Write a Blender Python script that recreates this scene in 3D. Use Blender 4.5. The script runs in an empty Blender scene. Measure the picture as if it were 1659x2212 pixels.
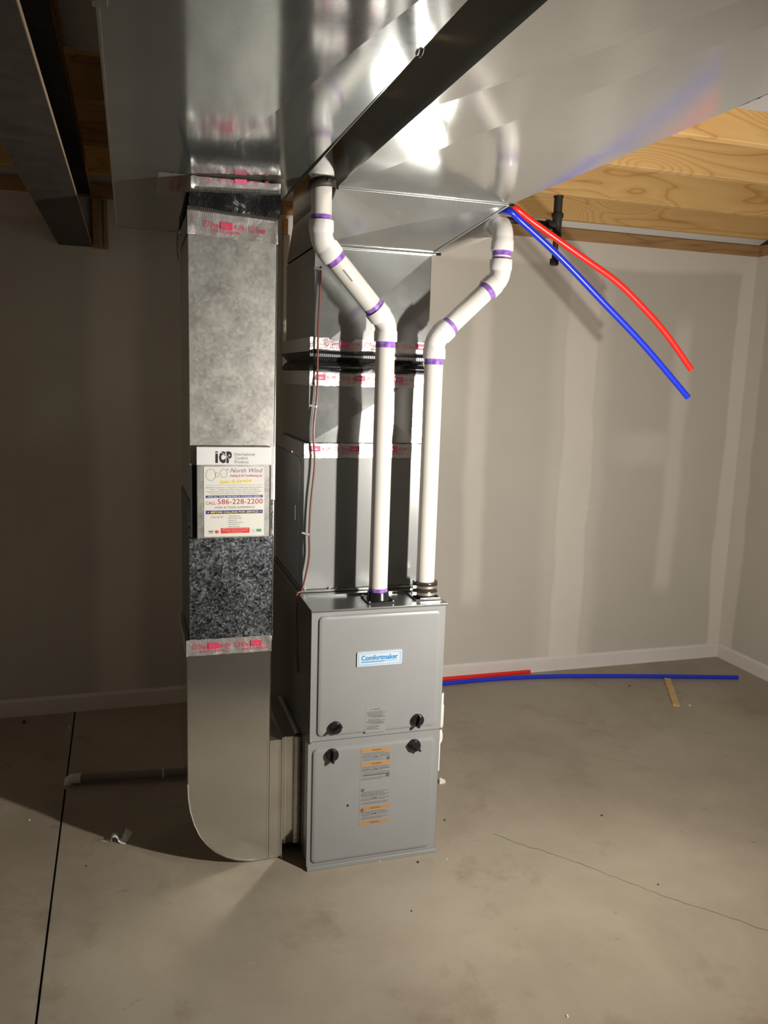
import bpy, math, random
from mathutils import Vector, Matrix, noise as mnoise
random.seed(7)
S = bpy.context.scene
COL = S.collection
pi = math.pi

# ------------------------------------------------------------------ camera
W, H = 1659, 2212
CP = Vector((-0.5201, -2.3693, 1.5874)); YAW, PITCH, ROLL, FPX = 0.30413, -0.163486, 0.0308227, 1756.27
_f = Vector((math.sin(YAW)*math.cos(PITCH), math.cos(YAW)*math.cos(PITCH), math.sin(PITCH)))
_r0 = Vector((math.cos(YAW), -math.sin(YAW), 0)); _u0 = _r0.cross(_f)
_r = _r0*math.cos(ROLL) + _u0*math.sin(ROLL); _u = -_r0*math.sin(ROLL) + _u0*math.cos(ROLL)
cam = bpy.data.cameras.new('camera'); cam.sensor_fit = 'VERTICAL'; cam.sensor_height = 36
cam.lens = 36*FPX/H; cam.clip_start = .02
co = bpy.data.objects.new('camera', cam); COL.objects.link(co)
co.matrix_world = Matrix(((_r.x, _u.x, -_f.x, CP.x), (_r.y, _u.y, -_f.y, CP.y), (_r.z, _u.z, -_f.z, CP.z), (0, 0, 0, 1)))
S.camera = co

def U(px, py, ax, v):
    """pixel direction met with the plane axis = v (a wall, the floor, a duct face)"""
    d = _f + _r*((px-W/2)/FPX) - _u*((py-H/2)/FPX)
    t = (v-CP[ax])/d[ax]
    return CP + d*t

# ------------------------------------------------------------------ world, lamps, exposure
wd = bpy.data.worlds.new('world'); S.world = wd; wd.use_nodes = True
wd.node_tree.nodes['Background'].inputs[0].default_value = (1.0, .9, .75, 1)
wd.node_tree.nodes['Background'].inputs[1].default_value = 0.004
S.view_settings.view_transform = 'Standard'; S.view_settings.look = 'None'
S.view_settings.gamma = 1; S.view_settings.use_curve_mapping = False
S.view_settings.exposure = 0.32
S.cycles.blur_glossy = 0.15; S.cycles.sample_clamp_indirect = 200
LIGHT_AIM = Vector((0.35, .9, 1.32))
for nm, loc, pw in (('work_lamp', (1.0, -1.26, 1.165), 21), ('work_lamp', (1.0, -1.26, 1.235), 21)):
    l = bpy.data.lights.new(nm, 'AREA'); l.shape = 'RECTANGLE'; l.size = .048; l.size_y = .032
    l.energy = pw; l.color = (1.0, .94, .85)
    o = bpy.data.objects.new(nm, l); COL.objects.link(o); o.location = loc
    o.rotation_euler = (LIGHT_AIM-Vector(loc)).to_track_quat('-Z', 'Y').to_euler()

# ------------------------------------------------------------------ materials
def newmat(name):
    m = bpy.data.materials.new(name); m.use_nodes = True
    nt = m.node_tree; b = nt.nodes['Principled BSDF']
    return m, nt, b
def N(nt, t, **kw):
    n = nt.nodes.new(t)
    for k, v in kw.items(): setattr(n, k, v)
    return n
def plain(name, col, rough=.5, metal=0.0, spec=None, coat=0):
    m, nt, b = newmat(name)
    b.inputs['Base Color'].default_value = (*col, 1); b.inputs['Roughness'].default_value = rough
    b.inputs['Metallic'].default_value = metal
    if spec is not None: b.inputs['Specular IOR Level'].default_value = spec
    if coat: b.inputs['Coat Weight'].default_value = coat
    return m
def coords(nt, scale=(1, 1, 1), kind='Object'):
    tc = N(nt, 'ShaderNodeTexCoord'); mp = N(nt, 'ShaderNodeMapping'); mp.inputs['Scale'].default_value = scale
    nt.links.new(tc.outputs[kind], mp.inputs[0]); return mp.outputs[0]
def ramp(nt, src, stops):
    r = N(nt, 'ShaderNodeValToRGB'); e = r.color_ramp.elements
    while len(e) < len(stops): e.new(.5)
    for i, (p, c) in enumerate(stops):
        e[i].position = p; e[i].color = (*c, 1) if len(c) == 3 else c
    nt.links.new(src, r.inputs[0]); return r.outputs[0]
def mix(nt, a, b, fac, mode='MIX'):
    m = N(nt, 'ShaderNodeMix', data_type='RGBA', blend_type=mode)
    for s, i in ((fac, 0), (a, 6), (b, 7)):
        if hasattr(s, 'links'): nt.links.new(s, m.inputs[i])
        else: m.inputs[i].default_value = s if i == 0 else (*s, 1)
    return m.outputs[2]
def noise(nt, vec, scale, detail=4, rough=.55, dist=0):
    n = N(nt, 'ShaderNodeTexNoise'); n.inputs['Scale'].default_value = scale; n.inputs['Detail'].default_value = detail
    n.inputs['Roughness'].default_value = rough; n.inputs['Distortion'].default_value = dist
    nt.links.new(vec, n.inputs['Vector']); return n.outputs[0]
def mth(nt, op, a, b=None, c=None, clamp=False):
    n = N(nt, 'ShaderNodeMath', operation=op); n.use_clamp = clamp
    for i, s in enumerate((a, b, c)):
        if s is None: continue
        if hasattr(s, 'links'): nt.links.new(s, n.inputs[i])
        else: n.inputs[i].default_value = s
    return n.outputs[0]
def bump(nt, b, h, strength=.2, dist=.002):
    n = N(nt, 'ShaderNodeBump'); n.inputs['Strength'].default_value = strength; n.inputs['Distance'].default_value = dist
    nt.links.new(h, n.inputs['Height']); nt.links.new(n.outputs[0], b.inputs['Normal'])

def galv(name, lo, hi, r0, r1, sp=70, wav=.15, metal=1.0, patch=2.5, sw=.55, stops=(.15, .85)):
    """galvanised sheet: crystal spangle in colour and gloss, broad patches, slight waviness"""
    m, nt, b = newmat(name); v = coords(nt)
    warp = N(nt, 'ShaderNodeTexNoise'); warp.inputs['Scale'].default_value = sp*.7; nt.links.new(v, warp.inputs['Vector'])
    ad = N(nt, 'ShaderNodeVectorMath', operation='MULTIPLY_ADD'); nt.links.new(warp.outputs['Color'], ad.inputs[0])
    ad.inputs[1].default_value = (.012, .012, .012); nt.links.new(v, ad.inputs[2])
    vo = N(nt, 'ShaderNodeTexVoronoi'); vo.inputs['Scale'].default_value = sp; nt.links.new(ad.outputs[0], vo.inputs['Vector'])
    sep = N(nt, 'ShaderNodeSeparateColor'); nt.links.new(vo.outputs['Color'], sep.inputs[0])
    big = noise(nt, v, patch, 4, .6)
    val = mth(nt, 'ADD', mth(nt, 'MULTIPLY', sep.outputs[0], sw), mth(nt, 'MULTIPLY', big, 1.1-sw), clamp=True)
    nt.links.new(ramp(nt, val, [(stops[0], lo), (stops[1], hi)]), b.inputs['Base Color'])
    rr = ramp(nt, mth(nt, 'ADD', mth(nt, 'MULTIPLY', sep.outputs[1], sw), mth(nt, 'MULTIPLY', big, 1-sw)), [(.2, (r0,)*3), (.8, (r1,)*3)])
    nt.links.new(rr, b.inputs['Roughness']); b.inputs['Metallic'].default_value = metal
    bump(nt, b, noise(nt, v, 3.5, 2, .4), wav, .02)
    return m

M = {}
M['galv_trunk'] = galv('galvanised trunk sheet', (.37, .40, .395), (.47, .49, .475), .08, .15, sp=150, wav=.03, patch=4, metal=.88, sw=.2)
M['galv_supply'] = galv('galvanised supply duct sheet', (.53, .53, .505), (.62, .615, .585), .09, .18, sp=150, wav=.03, patch=3, metal=.80, sw=.15)  # lighter copy of the trunk sheet, imitates the lit wall it reflects
M['galv_matte'] = galv('galvanised dull sheet', (.42, .415, .395), (.62, .61, .575), .34, .50, sp=110, wav=.06, patch=11, metal=.9, sw=.22)
M['galv_spangle'] = galv('galvanised coarse spangle', (.075, .088, .10), (.42, .455, .49), .25, .5, sp=170, wav=.03, patch=14, stops=(.3, 1.0), sw=.6)
M['galv_boot'] = galv('galvanised smooth sheet', (.62, .615, .575), (.66, .655, .615), .09, .12, sp=300, wav=.02, patch=5, metal=.92, sw=.1)
M['galv_plenum'] = galv('galvanised plenum sheet', (.46, .48, .485), (.53, .55, .555), .18, .27, sp=260, wav=.03, patch=5, metal=.88, sw=.12)
M['galv_edge'] = plain('bright folded sheet edge', (.8, .82, .83), .22, 1)
M['gap_shade'] = plain('slot and gap shade', (.012, .011, .01), .8)  # flat black painted in for the shade inside slots, holes and gaps
M['steel_zinc'] = plain('zinc screw', (.7, .7, .68), .3, 1)

def painted(name, col, rough, grain=900, bs=.12):
    m, nt, b = newmat(name); v = coords(nt)
    n = noise(nt, v, 4, 3); nt.links.new(ramp(nt, n, [(.3, tuple(c*.95 for c in col)), (.7, tuple(min(1, c*1.04) for c in col))]), b.inputs['Base Color'])
    b.inputs['Roughness'].default_value = rough; bump(nt, b, noise(nt, v, grain, 1), bs, .0005); return m
M['furnace_grey'] = painted('furnace grey enamel', (.245, .25, .25), .36)
M['cabinet_dark'] = painted('furnace side sheet', (.12, .118, .112), .30)
M['coil_grey'] = painted('coil case grey enamel', (.235, .24, .24), .26, 1200, .05)
M['furnace_top'] = plain('furnace top sheet', (.40, .41, .41), .25, .85)
M['pvc'] = painted('white pvc', (.67, .645, .605), .28, 300, .02)
M['pvc_fit'] = painted('white pvc fitting', (.70, .69, .675), .22, 300, .02)
M['pvc_cream'] = plain('cream cpvc', (.78, .74, .60), .3)
def primer():
    m, nt, b = newmat('purple primer'); v = coords(nt)
    nt.links.new(ramp(nt, noise(nt, v, 60, 3), [(.35, (.17, .07, .36)), (.7, (.36, .19, .56))]), b.inputs['Base Color'])
    b.inputs['Roughness'].default_value = .3; return m
M['primer'] = primer()
M['black_plastic'] = plain('black plastic', (.012, .012, .013), .22)
M['rubber'] = plain('brown black rubber', (.035, .028, .024), .22)
M['black_iron'] = painted('black iron pipe', (.022, .02, .019), .45, 250, .3)
def fabric():
    m, nt, b = newmat('black vinyl fabric'); v = coords(nt)
    b.inputs['Base Color'].default_value = (.010, .010, .011, 1); b.inputs['Roughness'].default_value = .34; b.inputs['Specular IOR Level'].default_value = .35
    bump(nt, b, noise(nt, v, 20, 3), .75, .012); return m
M['fabric'] = fabric()
def foil():
    m, nt, b = newmat('aluminium foil tape'); v = coords(nt)
    b.inputs['Base Color'].default_value = (.66, .63, .62, 1); b.inputs['Metallic'].default_value = .8
    b.inputs['Roughness'].default_value = .33
    bump(nt, b, noise(nt, v, 60, 5, .65), .35, .006); return m
M['foil'] = foil()
M['ink_red'] = plain('tape ink red', (.62, .035, .10), .45)
M['ink_pink'] = plain('tape ink pink', (.66, .10, .22), .4)
M['white_paper'] = plain('white glossy sticker', (.70, .70, .71), .35)
M['cream_paper'] = plain('cream glossy sticker', (.68, .675, .63), .35)
M['ink_black'] = plain('black ink', (.012, .012, .014), .5)
M['ink_grey'] = plain('grey ink', (.16, .16, .16), .5)
M['ink_purple'] = plain('purple ink', (.22, .13, .33), .5)
M['ink_magenta'] = plain('magenta ink', (.60, .13, .24), .5)
M['ink_crimson'] = plain('crimson ink', (.45, .02, .025), .5)
M['ink_navy'] = plain('navy ink', (.025, .03, .22), .5)
M['ink_yellow'] = plain('yellow ink', (.72, .60, .06), .5)
M['ink_blue'] = plain('logo blue ink', (.03, .22, .50), .4)
M['ink_scarlet'] = plain('scarlet ink', (.70, .03, .02), .5)
M['ink_green'] = plain('green ink', (.05, .30, .16), .5)
M['ink_orange'] = plain('orange ink', (.42, .20, .055), .5)
M['badge_face'] = plain('pale blue badge face', (.48, .55, .62), .3)
M['label_face'] = plain('silver grey label', (.255, .256, .25), .38)
M['label_text'] = plain('label small print', (.12, .12, .12), .5)
M['label_text_b'] = plain('label small print, finer', (.15, .15, .15), .5)
M['pex_red'] = plain('red pex', (.82, .022, .016), .32)
M['pex_blue'] = plain('blue pex', (.012, .035, .60), .32)
M['wire_brown'] = plain('brown wire sheath', (.16, .055, .04), .35)
M['clip'] = plain('clear clip', (.62, .62, .6), .25)
M['grey_pvc'] = plain('grey pvc', (.19, .175, .16), .5)
M['pale_board'] = painted('pale board', (.66, .62, .52), .6)

def concrete():
    m, nt, b = newmat('concrete slab'); v = coords(nt)
    a = ramp(nt, noise(nt, v, 1.1, 8, .62, .4), [(.30, (.25, .212, .160)), (.5, (.325, .283, .220)), (.72, (.385, .345, .278))])
    blot = ramp(nt, noise(nt, v, 4.2, 6, .7), [(.56, (0, 0, 0)), (.72, (1, 1, 1))])
    a = mix(nt, a, (.21, .16, .105), mth(nt, 'MULTIPLY', blot, .55))
    st = coords(nt, (5, 9, 1)); sp = ramp(nt, noise(nt, st, 1.7, 5, .7), [(.66, (0, 0, 0)), (.73, (1, 1, 1))])
    a = mix(nt, a, (.10, .075, .05), mth(nt, 'MULTIPLY', sp, .55))
    rust = ramp(nt, noise(nt, v, 1.9, 2), [(.66, (0, 0, 0)), (.8, (1, 1, 1))])
    a = mix(nt, a, (.36, .20, .13), mth(nt, 'MULTIPLY', rust, .35))
    pal = ramp(nt, noise(nt, v, 26, 3, .6), [(.70, (0, 0, 0)), (.8, (1, 1, 1))])
    a = mix(nt, a, (.45, .41, .33), mth(nt, 'MULTIPLY', pal, .35))
    nt.links.new(a, b.inputs['Base Color'])
    nt.links.new(ramp(nt, noise(nt, v, 3, 4), [(.3, (.42,)*3), (.7, (.62,)*3)]), b.inputs['Roughness'])
    bump(nt, b, noise(nt, v, 55, 6, .65), .12, .004); return m
M['concrete'] = concrete()
M['joint_dirt'] = plain('dirt in joint', (.02, .016, .012), .9)

def drywall(name, bands, hbands, axis, base=(.52, .49, .435), mud=(.68, .64, .585)):
    """raw drywall with joint compound trowelled over seams and screw lines (own colour of the wall)"""
    m, nt, b = newmat(name)
    tc = N(nt, 'ShaderNodeNewGeometry'); sp = N(nt, 'ShaderNodeSeparateXYZ'); nt.links.new(tc.outputs['Position'], sp.inputs[0])
    v = tc.outputs['Position']; X = sp.outputs[axis]; Z = sp.outputs[2]
    wob = mth(nt, 'MULTIPLY', mth(nt, 'SUBTRACT', noise(nt, v, 1.6, 3), .5), .10)
    Xw = mth(nt, 'ADD', X, wob); Zw = mth(nt, 'ADD', Z, wob); tot = None
    def band(C, c, hw, soft, amt, D=None, d0=None, d1=None, ds=.08):
        f = N(nt, 'ShaderNodeMapRange', interpolation_type='SMOOTHSTEP'); f.inputs[1].default_value = hw+soft; f.inputs[2].default_value = max(hw-soft, .001)
        f.inputs[3].default_value = 0; f.inputs[4].default_value = amt
        nt.links.new(mth(nt, 'ABSOLUTE', mth(nt, 'SUBTRACT', C, c)), f.inputs[0]); o = f.outputs[0]
        if D is not None:
            g = N(nt, 'ShaderNodeMapRange', interpolation_type='SMOOTHSTEP'); hw2 = (d1-d0)/2
            g.inputs[1].default_value = hw2+ds; g.inputs[2].default_value = hw2-ds
            nt.links.new(mth(nt, 'ABSOLUTE', mth(nt, 'SUBTRACT', D, (d0+d1)/2)), g.inputs[0]); o = mth(nt, 'MULTIPLY', o, g.outputs[0])
        return o
    for (c, hw, soft, amt, d0, d1) in bands:
        o = band(Xw, c, hw, soft, amt, Zw, d0, d1); tot = o if tot is None else mth(nt, 'MAXIMUM', tot, o)
    for (c, hw, soft, amt, d0, d1) in hbands:
        o = band(Zw, c, hw, soft, amt, Xw, d0, d1, .15); tot = o if tot is None else mth(nt, 'MAXIMUM', tot, o)
    cl = ramp(nt, noise(nt, v, 1.3, 5), [(.3, tuple(x*.96 for x in base)), (.7, tuple(x*1.05 for x in base))])
    tot = mth(nt, 'MULTIPLY', tot, mth(nt, 'ADD', mth(nt, 'MULTIPLY', noise(nt, v, 5, 4), .5), .72), clamp=True)
    nt.links.new(mix(nt, cl, mud, tot), b.inputs['Base Color']); b.inputs['Roughness'].default_value = .8
    bump(nt, b, noise(nt, v, 160, 3), .06, .001); return m
M['wall_back'] = drywall('drywall with taped seams',
    [(1.19, .055, .03, .8, .42, 2.0), (1.765, .10, .02, 1.0, -.2, 2.6), (1.765, .17, .05, .45, -.2, 2.6), (2.40, .05, .03, .7, .45, 1.95),
     (2.79, .07, .012, .9, -.2, 2.6), (-.58, .10, .05, .9, -.2, 2.6), (-1.9, .1, .03, 1, -.2, 2.6), (.45, .1, .04, .9, -.2, 2.6)],
    [(2.27, .07, .02, .9, -5, 5), (1.25, .09, .05, .5, 2.05, 2.45)], 0)
M['wall_right'] = drywall('drywall with taped corner', [(1.46, .08, .015, .9, -.2, 2.6), (.3, .1, .03, .9, -.2, 2.6), (-1.0, .05, .03, .8, .4, 2)], [(2.27, .07, .02, .9, -6, 5)], 1)
M['baseboard'] = painted('white primed baseboard', (.70, .66, .63), .5)

def wood(name, lo, mid, hi, knots=True, rough=.6):
    m, nt, b = newmat(name); tc = N(nt, 'ShaderNodeTexCoord'); oi = N(nt, 'ShaderNodeObjectInfo')
    off = N(nt, 'ShaderNodeVectorMath', operation='ADD'); nt.links.new(tc.outputs['Object'], off.inputs[0])
    cx = N(nt, 'ShaderNodeCombineXYZ'); r = mth(nt, 'MULTIPLY', oi.outputs['Random'], 37.0)
    for i in range(3): nt.links.new(r, cx.inputs[i])
    nt.links.new(cx.outputs[0], off.inputs[1]); v0 = off.outputs[0]
    mp = N(nt, 'ShaderNodeMapping'); mp.inputs['Scale'].default_value = (.75, 6, 7); nt.links.new(v0, mp.inputs[0])
    # knots: sparse centres that bend the grain round them
    mk = N(nt, 'ShaderNodeMapping'); mk.inputs['Scale'].default_value = (1.5, .0, 5.0); nt.links.new(v0, mk.inputs[0])
    vo = N(nt, 'ShaderNodeTexVoronoi'); vo.inputs['Scale'].default_value = 1.0; vo.inputs['Randomness'].default_value = 1; nt.links.new(mk.outputs[0], vo.inputs['Vector'])
    kd = vo.outputs['Distance']
    push = mth(nt, 'MULTIPLY', mth(nt, 'POWER', mth(nt, 'SUBTRACT', 1.0, mth(nt, 'MULTIPLY', kd, 1.7), clamp=True), 3.0), 1.3)
    n1 = noise(nt, mp.outputs[0], .55, 3, .5, .3)
    h = mth(nt, 'ADD', n1, push)
    ring = mth(nt, 'FRACT', mth(nt, 'MULTIPLY', h, 13.0))
    fine = noise(nt, mp.outputs[0], 9, 4, .7)
    c = ramp(nt, ring, [(0, mid), (.55, hi), (.86, mid), (.95, lo), (1, mid)])
    c = mix(nt, c, lo, mth(nt, 'MULTIPLY', fine, .22))
    if knots:
        kk = ramp(nt, kd, [(.05, (1, 1, 1)), (.085, (0, 0, 0))])
        c = mix(nt, c, tuple(x*.35 for x in lo), mth(nt, 'MULTIPLY', kk, .85))
    nt.links.new(c, b.inputs['Base Color']); b.inputs['Roughness'].default_value = rough
    return m
M['wood'] = wood('fir joist timber', (.50, .27, .085), (.66, .41, .155), (.72, .48, .20))
M['wood_sill'] = wood('treated sill timber', (.27, .15, .06), (.36, .215, .09), (.42, .26, .115), False)
M['wood_old'] = wood('pale scrap timber', (.40, .27, .10), (.55, .38, .16), (.62, .45, .20), False)
M['subfloor'] = plain('subfloor sheathing', (.36, .25, .13), .7)
M['rim_white'] = plain('white rim insulation', (.72, .70, .66), .6)
def steel():
    m, nt, b = newmat('rusty primed steel'); v = coords(nt)
    nt.links.new(ramp(nt, noise(nt, v, 12, 6, .7), [(.35, (.026, .020, .018)), (.6, (.045, .035, .030)), (.78, (.09, .055, .035))]), b.inputs['Base Color'])
    b.inputs['Roughness'].default_value = .55; b.inputs['Metallic'].default_value = .15
    bump(nt, b, noise(nt, v, 90, 4), .3, .002); return m
M['steel'] = steel()
M['steel_edge'] = plain('worn steel edge', (.35, .24, .15), .5)
M['brass'] = plain('dull brass', (.45, .40, .33), .4, .8)

# ------------------------------------------------------------------ mesh helpers
WL = {}
class MB:
    def __init__(s): s.v = []; s.f = []; s.m = []
    def add(s, vs, fs, mi=0):
        o = len(s.v); s.v += [tuple(p) for p in vs]; s.f += [tuple(i+o for i in f) for f in fs]; s.m += [mi]*len(fs); return s
    def box(s, x0, x1, y0, y1, z0, z1, mi=0):
        return s.add([(x0, y0, z0), (x1, y0, z0), (x1, y1, z0), (x0, y1, z0), (x0, y0, z1), (x1, y0, z1), (x1, y1, z1), (x0, y1, z1)],
                     [(0, 3, 2, 1), (4, 5, 6, 7), (0, 1, 5, 4), (1, 2, 6, 5), (2, 3, 7, 6), (3, 0, 4, 7)], mi)
    def hexa(s, bot, top, mi=0):
        return s.add(list(bot)+list(top), [(3, 2, 1, 0), (4, 5, 6, 7), (0, 1, 5, 4), (1, 2, 6, 5), (2, 3, 7, 6), (3, 0, 4, 7)], mi)
    def prism(s, pts, axis, a, b, mi=0):
        """2-D outline pushed along an axis (the other two axes in order)"""
        n = len(pts)
        def P(p, t):
            q = list(p); q.insert(axis, t); return tuple(q)
        return s.add([P(p, a) for p in pts]+[P(p, b) for p in pts],
                     [tuple(range(n))[::-1], tuple(range(n, 2*n))]+[(i, (i+1) % n, n+(i+1) % n, n+i) for i in range(n)], mi)
    def tube(s, path, r, n=20, cap=True, mi=0):
        path = [Vector(p) for p in path]; rs = r if isinstance(r, (list, tuple)) else [r]*len(path)
        T = []
        for i in range(len(path)):
            a = path[max(i-1, 0)]; b = path[min(i+1, len(path)-1)]
            if (b-a).length < 1e-9: T.append(T[-1] if T else Vector((0, 0, 1)))
            else: T.append((b-a).normalized())
        ref = Vector((0, 1, 0)) if abs(T[0].y) < .9 else Vector((1, 0, 0))
        nrm = (ref-T[0]*ref.dot(T[0])).normalized(); vs = []
        for i, p in enumerate(path):
            nrm = (nrm-T[i]*nrm.dot(T[i])).normalized(); bn = T[i].cross(nrm)
            for k in range(n):
                a = 2*pi*k/n; vs.append(p+(nrm*math.cos(a)+bn*math.sin(a))*rs[i])
        fs = []
        for i in range(len(path)-1):
            for k in range(n):
                fs.append((i*n+k, i*n+(k+1) % n, (i+1)*n+(k+1) % n, (i+1)*n+k))
        if cap: fs += [tuple(range(n))[::-1], tuple(range((len(path)-1)*n, len(path)*n))]
        return s.add(vs, fs, mi)
    def grid(s, P, nu, nv, mi=0):
        vs = [P(i/nu, j/nv) for j in range(nv+1) for i in range(nu+1)]
        return s.add(vs, [(j*(nu+1)+i, j*(nu+1)+i+1, (j+1)*(nu+1)+i+1, (j+1)*(nu+1)+i) for j in range(nv) for i in range(nu)], mi)
    def build(s, name, mats, parent=None, smooth=None, bevel=0, seg=2, label=None):
        if not isinstance(mats, (list, tuple)): mats = [mats]
        xs, ys, zs = zip(*s.v); o = Vector(((min(xs)+max(xs))/2, (min(ys)+max(ys))/2, min(zs)))
        me = bpy.data.meshes.new(name); me.from_pydata([Vector(p)-o for p in s.v], [], s.f)
        for m in mats: me.materials.append(M[m] if isinstance(m, str) else m)
        me.polygons.foreach_set('material_index', s.m)
        if smooth is not None:
            me.polygons.foreach_set('use_smooth', [True]*len(me.polygons)); me.set_sharp_from_angle(angle=math.radians(smooth))
        me.update()
        ob = bpy.data.objects.new(name, me); COL.objects.link(ob); WL[ob] = o
        if parent: ob.parent = parent; ob.location = o-WL[parent]
        else: ob.location = o
        if bevel:
            b = ob.modifiers.new('bevel', 'BEVEL'); b.width = bevel; b.segments = seg; b.limit_method = 'ANGLE'; b.angle_limit = math.radians(40)
            me.polygons.foreach_set('use_smooth', [True]*len(me.polygons)); b.harden_normals = True
        if label: ob['label'] = label
        return ob
def box(name, mat, parent, *a, bevel=0, **k): return MB().box(*a).build(name, mat, parent, bevel=bevel, **k)
def thing(name, label, cat, loc, group=None):
    o = bpy.data.objects.new(name, None); o.empty_display_size = .05; COL.objects.link(o); o.location = loc; WL[o] = Vector(loc)
    return tag(o, label, cat, group)
def tag(o, label, cat, group=None):
    o['label'] = label; o['category'] = cat
    if group: o['group'] = group
    return o
def struct(o, label=None, cat=None):
    o['kind'] = 'structure'
    if label: o['label'] = label
    if cat: o['category'] = cat
    return o
def arc(p0, c, p1, r, n=8):
    """polyline p0 -> corner c -> p1 with the corner rounded to radius r"""
    p0, c, p1 = Vector(p0), Vector(c), Vector(p1); a = (p0-c).normalized(); b = (p1-c).normalized()
    th = a.angle(b); t = r/math.tan(th/2); A = c+a*t; B = c+b*t; ctr = c+(a+b).normalized()*(r/math.sin(th/2)); out = []
    va, vb = A-ctr, B-ctr; om = va.angle(vb)
    for i in range(n+1):
        k = i/n; out.append(ctr+va*(math.sin((1-k)*om)/math.sin(om))+vb*(math.sin(k*om)/math.sin(om)))
    return out
_tc = {}
def text2d(s, shear=0, bold=0):
    key = (s, shear, bold)
    if key not in _tc:
        cu = bpy.data.curves.new('t', 'FONT'); cu.body = s; cu.shear = shear; cu.resolution_u = 2; cu.offset = bold
        ob = bpy.data.objects.new('t', cu); COL.objects.link(ob); dg = bpy.context.evaluated_depsgraph_get(); dg.update()
        me = ob.evaluated_get(dg).to_mesh(); vs = [(v.co.x, v.co.y) for v in me.vertices]; fs = [tuple(p.vertices) for p in me.polygons]
        bpy.data.objects.remove(ob); bpy.data.curves.remove(cu)
        if vs:
            x0 = min(p[0] for p in vs); x1 = max(p[0] for p in vs); y0 = min(p[1] for p in vs); y1 = max(p[1] for p in vs)
        else: x0 = y0 = 0; x1 = y1 = 1
        _tc[key] = ([((p[0]-x0)/(x1-x0), (p[1]-y0)/(y1-y0)) for p in vs], fs)
    return _tc[key]
def put_text(mb, s, mp, u0, v0, u1, v1, mi=0, shear=0, bold=0, rise=0):
    vs, fs = text2d(s, shear, bold)
    mb.add([mp(u0+(u1-u0)*p[0], v0+(v1-v0)*p[1]+rise*p[0]) for p in vs], fs, mi)
def put_rect(mb, mp, u0, v0, u1, v1, mi=0): mb.add([mp(u0, v0), mp(u1, v0), mp(u1, v1), mp(u0, v1)], [(0, 1, 2, 3)], mi)
def put_ring(mb, mp, u, v, r, w, mi=0, n=20):
    o = [mp(u+r*math.cos(2*pi*k/n), v+r*math.sin(2*pi*k/n)) for k in range(n)]+[mp(u+(r-w)*math.cos(2*pi*k/n), v+(r-w)*math.sin(2*pi*k/n)) for k in range(n)]
    mb.add(o, [(k, (k+1) % n, n+(k+1) % n, n+k) for k in range(n)], mi)

# ------------------------------------------------------------------ the room
YW, XR, HS, ZJ = 1.5025, 2.8216, 2.311, 2.39
XL, YF = -2.5, -3.4  # unseen left and front walls, drawn in close to add bounce light
# floor slab with a saw-cut joint
def jx(y): return -.797+(1.5-y)*.0131
g = MB(); gw = .0035
for (a, b, z) in ((XL, None, 0), (None, XR+.1, 0)):
    xa0 = XL if a is not None else jx(YW)+gw; xb0 = jx(YW)-gw if b is None else b
    xa1 = XL if a is not None else jx(YF)+gw; xb1 = jx(YF)-gw if b is None else b
    g.hexa([(xa1, YF, -.1), (xb1, YF, -.1), (xb0, YW+.1, -.1), (xa0, YW+.1, -.1)], [(xa1, YF, 0), (xb1, YF, 0), (xb0, YW+.1, 0), (xa0, YW+.1, 0)])
floor = struct(g.build('floor', 'concrete'), 'dusty beige concrete basement floor slab', 'floor')
g = MB(); g.hexa([(jx(YF)-gw-.01, YF, -.09), (jx(YF)+gw+.01, YF, -.09), (jx(YW)+gw+.01, YW, -.09), (jx(YW)-gw-.01, YW, -.09)],
                 [(jx(YF)-gw-.01, YF, -.012), (jx(YF)+gw+.01, YF, -.012), (jx(YW)+gw+.01, YW, -.012), (jx(YW)-gw-.01, YW, -.012)])
g.build('joint_bottom', 'joint_dirt', floor, label='dark saw-cut joint in the slab')
# hairline crack
cr = [U(*p, 2, 0) for p in [(1065, 1800), (1130, 1825), (1240, 1860), (1330, 1895), (1430, 1935), (1540, 1970), (1659, 2012), (1800, 2070)]]
pts = []
for a, b in zip(cr, cr[1:]):
    for k in range(6):
        p = a.lerp(b, k/6); pts.append(p+Vector((random.uniform(-.004, .004), random.uniform(-.005, .005), 0)))
g = MB(); vs = []
for i, p in enumerate(pts):
    w = random.uniform(.0005, .0012); vs += [(p.x-w*.7, p.y-w, .0006), (p.x+w*.7, p.y+w, .0006)]
g.add(vs, [(2*i, 2*i+2, 2*i+3, 2*i+1) for i in range(len(pts)-1)])
M['crack_grey'] = plain('crack', (.15, .12, .085), .9)
g.build('crack', 'crack_grey', floor, label='hairline crack in the concrete')

wb = struct(box('wall_back', 'wall_back', None, XL, XR+.1, YW, YW+.1, 0, HS), 'unpainted taped drywall wall behind the furnace', 'wall')
wr = struct(box('wall_right', 'wall_right', None, XR, XR+.1, YF, YW, 0, HS), 'unpainted drywall wall at the right edge', 'wall')
struct(box('wall_left', 'wall_right', None, XL-.1, XL, YF, YW, 0, 2.63), 'unseen drywall wall beyond the left edge, set close for bounce light', 'wall')
struct(box('wall_front', 'wall_back', None, XL, XR, YF-.1, YF, 0, 2.63), 'unseen drywall wall behind the viewer, set close for bounce light', 'wall')
# sill plates on the foundation wall, rim board
box('sill_plate', 'wood_sill', wb, XL, XR+.1, YW-.002, YW+.12, HS, 2.371, bevel=.002, label='brown timber sill plate')
box('rim_insulation', 'rim_white', wb, XL, XR+.1, YW+.012, YW+.1, 2.3712, 2.63, label='white strip above the sill plate')
box('sill_plate', 'wood_sill', wr, XR+.004, XR+.12, YF, YW, HS, 2.371, bevel=.002)
box('rim_board', 'wood', wr, XR+.07, XR+.1, YF, YW, 2.371, 2.63)
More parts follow.
